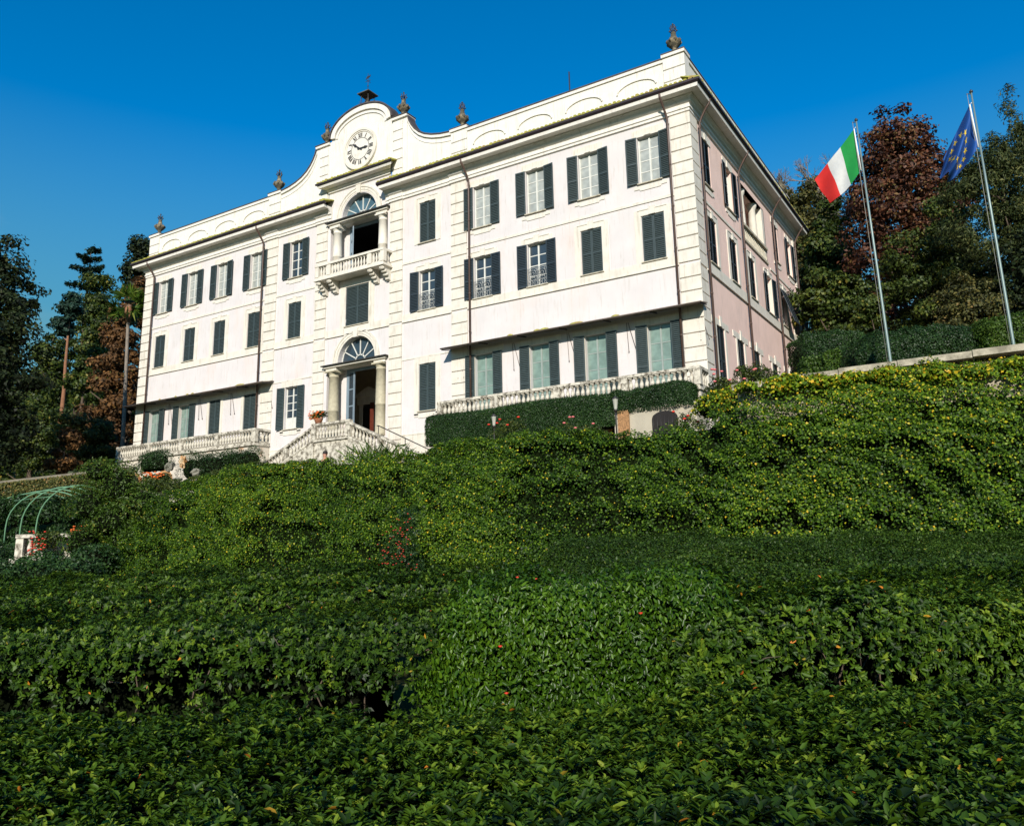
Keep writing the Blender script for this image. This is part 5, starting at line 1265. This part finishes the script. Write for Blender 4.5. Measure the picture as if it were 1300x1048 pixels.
# rose and shrub beside the side wall
p = at(940, 470, 28.5)
o = blobshrub('oleander_shrub', 'leafy shrub with a few pink and white flowers against the pink side wall', 'shrub', L_GREEN, [(p[0] - .7, p[1], p[2] - .9, .75, .6, .8), (p[0] + .5, p[1] + .4, p[2] - .6, .8, .6, .8), (p[0] + 1.4, p[1] + 1, p[2] - .9, .7, .6, .7), (p[0], p[1] + .2, p[2] - .1, .4, .3, .35)], .12, 6500, seed=77, core=False, shell=.25, stems=[((p[0], p[1], p[2] - 2.6), tuple(p), .03)], asp=.35)
flowers_on(o, [(p[0] + rs.uniform(-1.2, 1.6), p[1] - .5, p[2] + rs.uniform(-1.2, .1)) for _ in range(16)], PETP, .07)
p = at(905, 520, 23); o = blobshrub('yellow_climber', 'yellow-green climber mound at the end of the terrace balustrade, beside the villa corner', 'climber', L_IVY, [(p[0] + q * .7, p[1] + .1 * q, p[2] + .05 + .05 * q, .7, .6, .5) for q in range(0, 5)], .09, 5500, asp=.7, seed=78, vb=.2, shell=.6)

# --- left side
blobshrub('garden_shrub', 'low mixed green shrubs in front of the rocks, below the far terrace', 'shrub', L_GREEN, [tuple(at(px, py, 38)) + (.75, .6, .42) for px, py in ((196, 618), (222, 620), (248, 616), (275, 608), (300, 602), (325, 596))], .09, 9000, seed=195, shell=.6)
simple_tree('dark_tree', 'large nearly black broadleaf tree cut by the left edge', 'tree', -8, 300, 590, 130, 46, L_DARK, .26, 26000, 131, clump=.8, gap=.8, r0=.4,
            lobes=[(-.1, .85, .55, .15), (.25, .72, .55, .14), (0, .55, .9, .2), (.2, .38, .9, .2), (0, .15, 1, .2)])
def cedar(name, label, px, ptop, pbot, wpx, d, mt, seed, tiers=9, cat='tree'):
    g = random.Random(seed); G = np.random.default_rng(seed); p_ = at(px, ptop + 30, d); b = np.array([p_[0], p_[1], float(gz(p_[0], p_[1]))]); H = topz(px, ptop, d) - b[2]; zb = topz(px, pbot, d) - b[2]; W = wid(wpx, d) / 2
    root = empty(name, tuple(b)); tag(root, label, cat); m = MB(); m.tube([(0, 0, 0), (0, 0, H * .6), (0, 0, H)], [.35, .2, .03], 8); lm = LM()
    for i in range(tiers):
        f = i / (tiers - 1); z = zb + (H - zb) * f; L0 = W * (1.0 - .72 * f ** 1.3)
        for k in range(5 if f < .9 else 3):
            a = g.uniform(0, 6.28); L_ = L0 * g.uniform(.6, 1.1); e = Vector((math.cos(a) * L_, math.sin(a) * L_, z + L_ * g.uniform(-.02, .18)))
            m.tube([(0, 0, z - .2), tuple((Vector((0, 0, z)) + e) / 2), tuple(e)], [.07, .05, .02], 4)
            n = 230; s = G.random(n) ** .7; w_ = (.16 + .25 * s) * L_ * (1.05 - s)
            P = np.array([0, 0, z]) + np.outer(s, np.array(e) - np.array([0, 0, z])) + np.array([-math.sin(a), math.cos(a), 0]) * (G.normal(size=n) * w_ * .8)[:, None]; P[:, 2] += G.normal(0, .12, n) - .15 * np.abs(G.normal(size=n))
            lm.leaves(P, np.tile([0, 0, 1.], (n, 1)), .42, .4, spread=.5, up=-.2, rg=G)
    lm.build('crown', mt, root); m.build('trunk', BARK, root); return root
cedar('cedar', 'tall cedar with flat layered branches standing clear against the sky at the left', 113, 317, 415, 82, 95, L_CEDAR, 5)
simple_tree('woodland_tree', 'dense bushy green tree standing right under the layered cedar', 'tree', 122, 350, 520, 66, 90, L_GREEN, .36, 16000, 133, clump=1.3, gap=.8, group='trees on the left slope', lobes=[(0, .78, .65, .25), (0, .45, 1, .35), (-.1, .15, .9, .18)])
simple_tree('pine_tree', 'dark pine crown peeping over the left end of the villa roof', 'tree', 178, 306, 400, 36, 80, L_DARK, .4, 7000, 134, clump=1.1, gap=.8, lobes=[(.1, .85, .8, .15), (-.2, .55, .9, .25), (0, .2, 1, .2)])
b = ground_at(90, 84); simple_tree('red_trunk_pine', 'small pine with a bare straight orange-red trunk on the far slope', 'tree', 89, 372, 424, 34, 82, L_CEDAR, .4, 4200, 135, clump=.7, bark=BARKR, r0=.26, gap=1.2, th=.98, lobes=[(0, .7, .8, .3), (-.4, .2, .7, .25)])
simple_tree('woodland_tree', 'rounded yellow-green tree left of the red-trunked pine', 'tree', 66, 412, 525, 56, 86, L_GREEN, .36, 9000, 136, clump=1.2, gap=.8, group='trees on the left slope', lobes=[(0, .6, .9, .4), (-.2, .3, 1, .3)])
simple_tree('woodland_tree', 'green bushy tree between the red-trunked pine and the rusty cypress', 'tree', 106, 452, 530, 40, 80, L_GREEN, .34, 5000, 137, clump=1.0, gap=.8, group='trees on the left slope', lobes=[(0, .6, 1, .45)])
simple_tree('woodland_tree', 'low bushy tree at the foot of the left slope, above the creeper-draped wall', 'tree', 45, 505, 600, 80, 56, L_GREEN, .22, 14000, 138, clump=.8, gap=.9, group='trees on the left slope', lobes=[(-.3, .6, .7, .4), (.35, .5, .7, .4), (0, .25, 1, .25)])
simple_tree('woodland_tree', 'olive-brown tree filling the gap under the grassy slope', 'tree', 112, 520, 600, 60, 58, L_OLIVE, .24, 9000, 139, clump=.8, gap=.9, group='trees on the left slope', lobes=[(0, .55, 1, .45)])
simple_tree('bald_cypress', 'tall rusty brown cypress directly left of the villa', 'tree', 152, 352, 590, 86, 64, L_RUST, .30, 26000, 140, clump=.85, gap=.6, r0=.35, lobes=[(.25, .88, .35, .14), (.1, .7, .6, .18), (0, .5, .8, .2), (.05, .3, .95, .2), (-.1, .12, 1, .14)])
simple_tree('bald_cypress', 'small rusty conifer in front of the dark trees at the lower left', 'tree', 84, 543, 606, 50, 50, L_RUST, .2, 7000, 141, clump=.5, gap=.6, r0=.12, lobes=[(.1, .75, .45, .25), (0, .35, .9, .3)])
# palm
PD = 58; p_ = at(157, 570, PD); b = np.array([p_[0], p_[1], float(gz(p_[0], p_[1]))]); q_ = at(164, 388, PD); hp = q_[2] - b[2]; pr0 = empty('palm_tree', tuple(b)); tag(pr0, 'slim tall palm with a small crown, in front of the rusty cypress beside the villa', 'palm')
dx_ = float(q_[0] - b[0]); dyy = float(q_[1] - b[1])
m = MB(); m.tube([(0, 0, 0), (dx_ * .4, dyy * .4, hp * .5), (dx_, dyy, hp - .5), (dx_, dyy, hp)], [.17, .13, .12, .18], 9); m.build('trunk', BARKG, pr0)
lm = LM(); G = np.random.default_rng(3); hd = np.array([dx_, dyy, hp])
for k in range(44):
    a = G.uniform(0, 6.28); el = G.uniform(-.7, 1.3); L_ = G.uniform(.75, 1.05); d_ = np.array([math.cos(a) * math.cos(el), math.sin(a) * math.cos(el), math.sin(el)])
    tip = hd + d_ * L_; n = 22; sd = unit(np.cross(d_, G.normal(size=3))[None])[0]; upv = np.cross(sd, d_); an = np.linspace(-1.5, 1.5, n)
    ax = d_ * np.cos(an)[:, None] + sd * np.sin(an)[:, None] - np.array([0, 0, .25])
    lm.leaves(np.tile(tip, (n, 1)) + ax * .14, np.tile(upv, (n, 1)), 1.0, .13, axis=unit(ax), spread=.15, rg=G)
lm.build('crown', L_FINE, pr0)
m = MB(); m.lathe([(.16, -1.3), (.28, -.8), (.26, -.2), (.1, .1)], tuple(hd), 9); m.build('dead_frond_skirt', BARKR, pr0)
# undergrowth on the hills: uncountable
G = np.random.default_rng(9); lm = LM(); nb = 900
cx_ = []
while len(cx_) < nb:
    px = G.uniform(-160, 210) if G.random() < .5 else G.uniform(960, 1420); d_ = G.uniform(52, 175) if px < 500 else G.uniform(52, 120)
    p = at(px, 480, d_)
    if -22 < p[0] < 22 and -5 < p[1] < 24: continue
    q = at(px, 500, d_)
    # leave the grassy clearing open
    if 42 < px < 116 and 72 < d_ < 92: continue
    if px < 500 and p[0] > -26: continue
    if px > 500 and p[1] < 24: continue
    cx_.append((p[0], p[1], float(gz(p[0], p[1]))))
cx_ = np.array(cx_); per = 60; kk = np.repeat(np.arange(nb), per); sz = G.uniform(.8, 3.0, nb); dd = unit(G.normal(size=(nb * per, 3))); dd[:, 2] = np.abs(dd[:, 2])
P = cx_[kk] + dd * (sz[kk] * G.random(nb * per) ** .4)[:, None] * np.array([1.2, 1.2, 1.15])
lm.leaves(P, dd, .55, .6, np.clip(G.beta(2, 2.6, nb * per) * .8 + G.normal(0, .12, nb)[kk], 0, 1), spread=.7, rg=G)
tag(lm.build('undergrowth', L_GREEN), 'dense scrub and wood covering the hillside behind the trees', 'undergrowth', kind='stuff')
# ivy-clad low terrace wall at the left with stone coping
lw = empty('garden_wall', (-20, -9, -3)); tag(lw, 'low terrace wall draped in faded creeper with pale coping, behind the green hoops', 'wall')
pa, pb = at(-60, 618, 43), at(172, 592, 43.5); L_ = float(np.linalg.norm((pb - pa)[:2])); ax = np.array([*((pb - pa)[:2] / L_), 0]); nrm = np.array([ax[1], -ax[0], 0])
G = np.random.default_rng(19); n = 26000; s = G.random(n); hgt = 2.1
P = pa + np.outer(s, pb - pa); P[:, 2] -= .12 + G.random(n) * hgt; P += nrm * (.22 + .08 * G.normal(size=n))[:, None]
keepm = wav(88, 2.0)(P) > -1.3; P = P[keepm]
L_WALL = leafmat('faded_creeper_leaf', [(0, K(.02, .03, .008)), (.5, K(.065, .075, .018)), (.9, K(.15, .135, .035)), (1, K(.26, .14, .05))], .6, .15, .2)
lm = LM(); lm.leaves(P, np.tile(nrm, (len(P), 1)), .13, .7, spread=.5, up=-.5, rg=G); o = lm.build('creeper_cover', L_WALL, lw); o.location = -np.array(lw.location)
m = MB(); a3, b3 = Vector(pa), Vector(pb); m.bar(a3 + Vector((0, 0, -.06)), b3 + Vector((0, 0, -.06)), .5, .12); m.bar(a3 + Vector((0, 0, -1.1)), b3 + Vector((0, 0, -1.1)), .36, 1.95); o = m.build('masonry', mat('old_wall_stone', (.17, .15, .11), .95, .3, 4, .5, 20), lw); o.location = -np.array(lw.location)
# green iron pergola hoops
pg = empty('pergola', tuple(at(40, 700, 36))); tag(pg, 'row of thin green iron hoops forming an arched pergola over the geraniums', 'pergola'); o0 = np.array(pg.location)
GREENI = mat('green_iron', (.10, .22, .12), .5, .1)
crown_pts = []
for k, (pl, pt, yt, d_) in enumerate(((43, 92, 616, 36), (23, 76, 618, 37.6), (4, 62, 621, 39.2), (-14, 50, 623, 40.8), (-32, 36, 626, 42.4))):
    Lf = at(pl, 697, d_); zt_ = at(pt, yt, d_)[2]; W = wid(pt - pl, d_)
    pts = [Lf - np.array([0, 0, .9])]
    for q in range(17):
        t_ = PI * q / 16; hh = zt_ - Lf[2]
        pts.append(Lf + rt * (W * (1 - math.cos(t_))) + np.array([0, 0, hh * (.35 + .65 * math.sin(t_) ** .9) if 0 < q < 16 else hh * .0 + (.35 * hh)]))
    pts.append(Lf + rt * 2 * W - np.array([0, 0, .9])); crown_pts.append(pts)
    m = MB(); m.tube([tuple(p - o0) for p in pts], .035, 6); m.build('hoop', GREENI, pg)
m = MB()
for q in (5, 9, 12): m.tube([tuple(c_[q] - o0) for c_ in crown_pts], .018, 5)
m.split('tie_rod', GREENI, pg, gap=0)
# dark foliage inside and behind the pergola, big shrub, balustrade, red flower pots
p = at(60, 668, 41)
blobshrub('pergola_climber', 'dark climbing foliage filling the far side of the green pergola', 'climber', L_BOX, [tuple(at(px, py, 40.6)) + (rx * .85, .6, rz * .85) for px, py, rx, rz in ((95, 650, 1.3, 1.1), (60, 650, 1.3, 1.2), (25, 655, 1.3, 1.2), (-10, 655, 1.3, 1.2), (112, 672, 1.1, 1.1), (75, 685, 1.6, 1.0), (30, 688, 1.6, 1.0), (-15, 690, 1.6, 1.0))], .16, 20000, seed=151, vb=-.05)
blobshrub('broad_shrub', 'large soft green shrub at the left end of the ivy bank, below the far terrace', 'shrub', L_FINE, [tuple(at(px, py, 31)) + (rx, .9, rz) for px, py, rx, rz in ((150, 618, 1.2, 1.0), (118, 640, 1.0, .95), (180, 640, 1.1, .8), (140, 660, 1.5, .9), (105, 690, .7, .8), (165, 690, 1.5, .9), (128, 600, .7, .55), (205, 662, 1.1, .8))], .12, 16000, seed=152, vb=.12, asp=.3)
q0 = at(42, 702, 33); bl_ = empty('stone_balustrade', tuple(q0 - np.array([0, 0, .5]))); tag(bl_, 'short white stone balustrade with vase-shaped balusters beneath the green hoops', 'balustrade')
m = MB(); W = wid(36, 33)
def ub(m, u0_, u1_, v0, v1, z0, z1):
    c_ = rt * (u0_ + u1_) / 2 + fw * (v0 + v1) / 2; m.obox((c_[0], c_[1], (z0 + z1) / 2), rt * (u1_ - u0_) / 2, fw * (v1 - v0) / 2, (0, 0, (z1 - z0) / 2))
ub(m, -.65, 2.1, -.16, .16, .3, .42); ub(m, -.65, 2.1, -.2, .2, 1.1, 1.24); ub(m, -.65, -.35, -.15, .15, .42, 1.1); ub(m, .55, .85, -.15, .15, .42, 1.1); ub(m, 1.8, 2.1, -.15, .15, .42, 1.1); ub(m, -.75, 2.2, -.3, .3, -.05, .3); m.build('rail_and_plinth', BALST, bl_)
put_bal([None], bl_, [tuple(rt * u_ + np.array([0, 0, .42])) for u_ in (-.15, .12, .36, 1.05, 1.3, 1.55)], BALST, .68, .1)
for k, (px, py, d_, lab) in enumerate(((56, 690, 32.3, 'mass of red geraniums spilling over the stone balustrade, left cluster'), (105, 684, 32.3, 'orange-red geraniums at the right end of the stone balustrade'))):
    p = at(px, py, d_); o = blobshrub('geranium', lab, 'flowers', L_GREEN, [(p[0], p[1], p[2], .5, .35, .5), (p[0] + .3, p[1] + .2, p[2] + .2, .35, .3, .3)], .1, 1500, seed=160 + k, core=False, shell=.2, group='geraniums on the small balustrade')
    flowers_on(o, [(p[0] + rs.uniform(-.45, .6), p[1] - .3 + rs.uniform(-.1, .2), p[2] + rs.uniform(-.45, .5)) for _ in range(42)], PETR if k == 0 else PETO, .05)
# red-berried shrub in front of the bank
p = at(510, 702, 15.3); bl = [(p[0] + q * .26, p[1], p[2] + z_, .26, .22, .26) for q, z_ in ((-1.2, -.1), (-.5, .15), (.2, -.1), (.5, .35), (-.4, -.35), (.7, .0), (1.2, -.35), (.45, .6))]
o = blobshrub('pyracantha', 'thin red-berried shrub standing in front of the ivy bank, left of centre', 'shrub', L_BOX, bl, .055, 4200, seed=171, core=False, shell=.1, stems=[((p[0], p[1], p[2] - 1.2), (p[0] + .1, p[1], p[2] + .5), .02)], asp=.4)
def gp_(): b_ = rs.choice(bl); return (b_[0] + rs.gauss(0, .14), b_[1] - .16 + rs.uniform(-.05, .05), b_[2] + rs.gauss(0, .14))
flowers_on(o, [gp_() for _ in range(90)], mat('dull_red_berries', (.38, .035, .015), .6, .3, 9), .018, 'berry_clumps')
# planting that fills the lower garden beyond the left end of the bank
blobshrub('low_planting', 'mixed dark planting between the green hoops and the broad shrub', 'plants', L_BOX, [tuple(at(px, py, d_)) + (1.3, 1.0, .75) for px, py, d_ in ((-20, 712, 34), (5, 716, 35), (60, 722, 31), (90, 716, 34), (118, 714, 30), (75, 702, 37), (20, 706, 38), (-20, 700, 39), (50, 735, 28), (10, 735, 29), (95, 735, 27))], .12, 16000, seed=191, vb=.05)
# low shrubs peeping over the crest near the stairs
for k, (px, py, lab) in enumerate(((480, 560, 'strappy pale green plant at the foot of the staircase, right of the landing'), (600, 561, 'spiky grey-green plant between the staircase and the box hedge'))):
    p = at(px, py, 28); G = np.random.default_rng(180 + k); n = 420; d_ = unit(G.normal(size=(n, 3)) * np.array([1, 1, .5]) + np.array([0, 0, .9])); c0 = p + np.array([0, 0, -.9])
    lm = LM(); P = c0 + G.normal(size=(n, 3)) * np.array([.55, .3, .15]) + d_ * .45; lm.leaves(P, np.cross(d_, G.normal(size=(n, 3))), .6, .09, axis=d_, spread=.1, rg=G); o = lm.build('strappy_plant', L_FINE, loc=tuple(c0)); tag(o, lab, 'plant', 'strappy plants by the stairs')

# ================================================================== SKY, SUN, CAMERA
SUN_AZ = R(26); SUN_EL = R(25)     # from in front of the villa and to its right
sd = Vector((math.sin(SUN_AZ) * math.cos(SUN_EL), -math.cos(SUN_AZ) * math.cos(SUN_EL), math.sin(SUN_EL)))
w = bpy.data.worlds.new('World'); bpy.context.scene.world = w; w.use_nodes = True; nt = w.node_tree; N = nt.nodes
sky = N.new('ShaderNodeTexSky'); sky.sky_type = 'NISHITA'; sky.sun_disc = False; sky.sun_elevation = SUN_EL; sky.sun_rotation = PI - SUN_AZ
sky.air_density = 1.0; sky.dust_density = .25; sky.ozone_density = 4.0
bg = N['Background']; bg.inputs[1].default_value = .13
hs = N.new('ShaderNodeHueSaturation'); hs.inputs['Saturation'].default_value = 1.5; hs.inputs['Hue'].default_value = .497
tc = N.new('ShaderNodeTexCoord'); mp = N.new('ShaderNodeMapping'); mp.inputs['Scale'].default_value = (1, 1, 2.6)
nz = N.new('ShaderNodeTexNoise'); nz.inputs['Scale'].default_value = 2.2; nz.inputs['Detail'].default_value = 6; nz.inputs['Roughness'].default_value = .6
mr = N.new('ShaderNodeMapRange'); mr.inputs['From Min'].default_value = .50; mr.inputs['From Max'].default_value = .72; mr.inputs['To Max'].default_value = .7
sx = N.new('ShaderNodeSeparateXYZ'); m2_ = N.new('ShaderNodeMapRange'); m2_.inputs['From Min'].default_value = .42; m2_.inputs['From Max'].default_value = .22
ml = N.new('ShaderNodeMath'); ml.operation = 'MULTIPLY'; mx = N.new('ShaderNodeMix'); mx.data_type = 'RGBA'; mx.inputs[7].default_value = (3.2, 3.6, 4.0, 1)
link(nt, tc.outputs['Generated'], mp.inputs[0]); link(nt, mp.outputs[0], nz.inputs['Vector']); link(nt, nz.outputs['Fac'], mr.inputs[0])
link(nt, tc.outputs['Generated'], sx.inputs[0]); link(nt, sx.outputs[2], m2_.inputs[0]); link(nt, mr.outputs[0], ml.inputs[0]); link(nt, m2_.outputs[0], ml.inputs[1])
link(nt, sky.outputs[0], hs.inputs['Color']); link(nt, hs.outputs[0], mx.inputs[6]); link(nt, ml.outputs[0], mx.inputs[0]); m3_ = N.new('ShaderNodeMapRange'); m3_.inputs['From Min'].default_value = .475; m3_.inputs['From Max'].default_value = .24; m3_.inputs['To Max'].default_value = .72
mx3 = N.new('ShaderNodeMix'); mx3.data_type = 'RGBA'; mx3.inputs[7].default_value = (.80, 2.0, 1.9, 1); link(nt, sx.outputs[2], m3_.inputs[0]); link(nt, m3_.outputs[0], mx3.inputs[0]); link(nt, mx.outputs[2], mx3.inputs[6]); link(nt, mx3.outputs[2], bg.inputs[0])
L = bpy.data.lights.new('sun', 'SUN'); L.energy = 4.6; L.angle = R(.5); L.color = (1, .93, .82); lo = bpy.data.objects.new('sun', L); C.objects.link(lo); lo.rotation_euler = (-sd).to_track_quat('-Z', 'Y').to_euler(); lo.location = (40, -60, 40)
cd = bpy.data.cameras.new('camera'); co = bpy.data.objects.new('camera', cd); C.objects.link(co); bpy.context.scene.camera = co
cd.sensor_width = 36; cd.lens = 36 * FPX / 1300; cd.shift_y = -(524 - 479) / 1300; cd.clip_end = 3000; cd.clip_start = .1
M3 = Matrix((cR, cU, -_fwd)).transposed(); co.matrix_world = Matrix.Translation(Vector(CAM)) @ M3.to_4x4()
sc = bpy.context.scene; sc.view_settings.view_transform = 'Standard'; sc.view_settings.look = 'None'; sc.view_settings.exposure = .38; sc.view_settings.gamma = 1
sc.cycles.max_bounces = 6; sc.cycles.transparent_max_bounces = 8
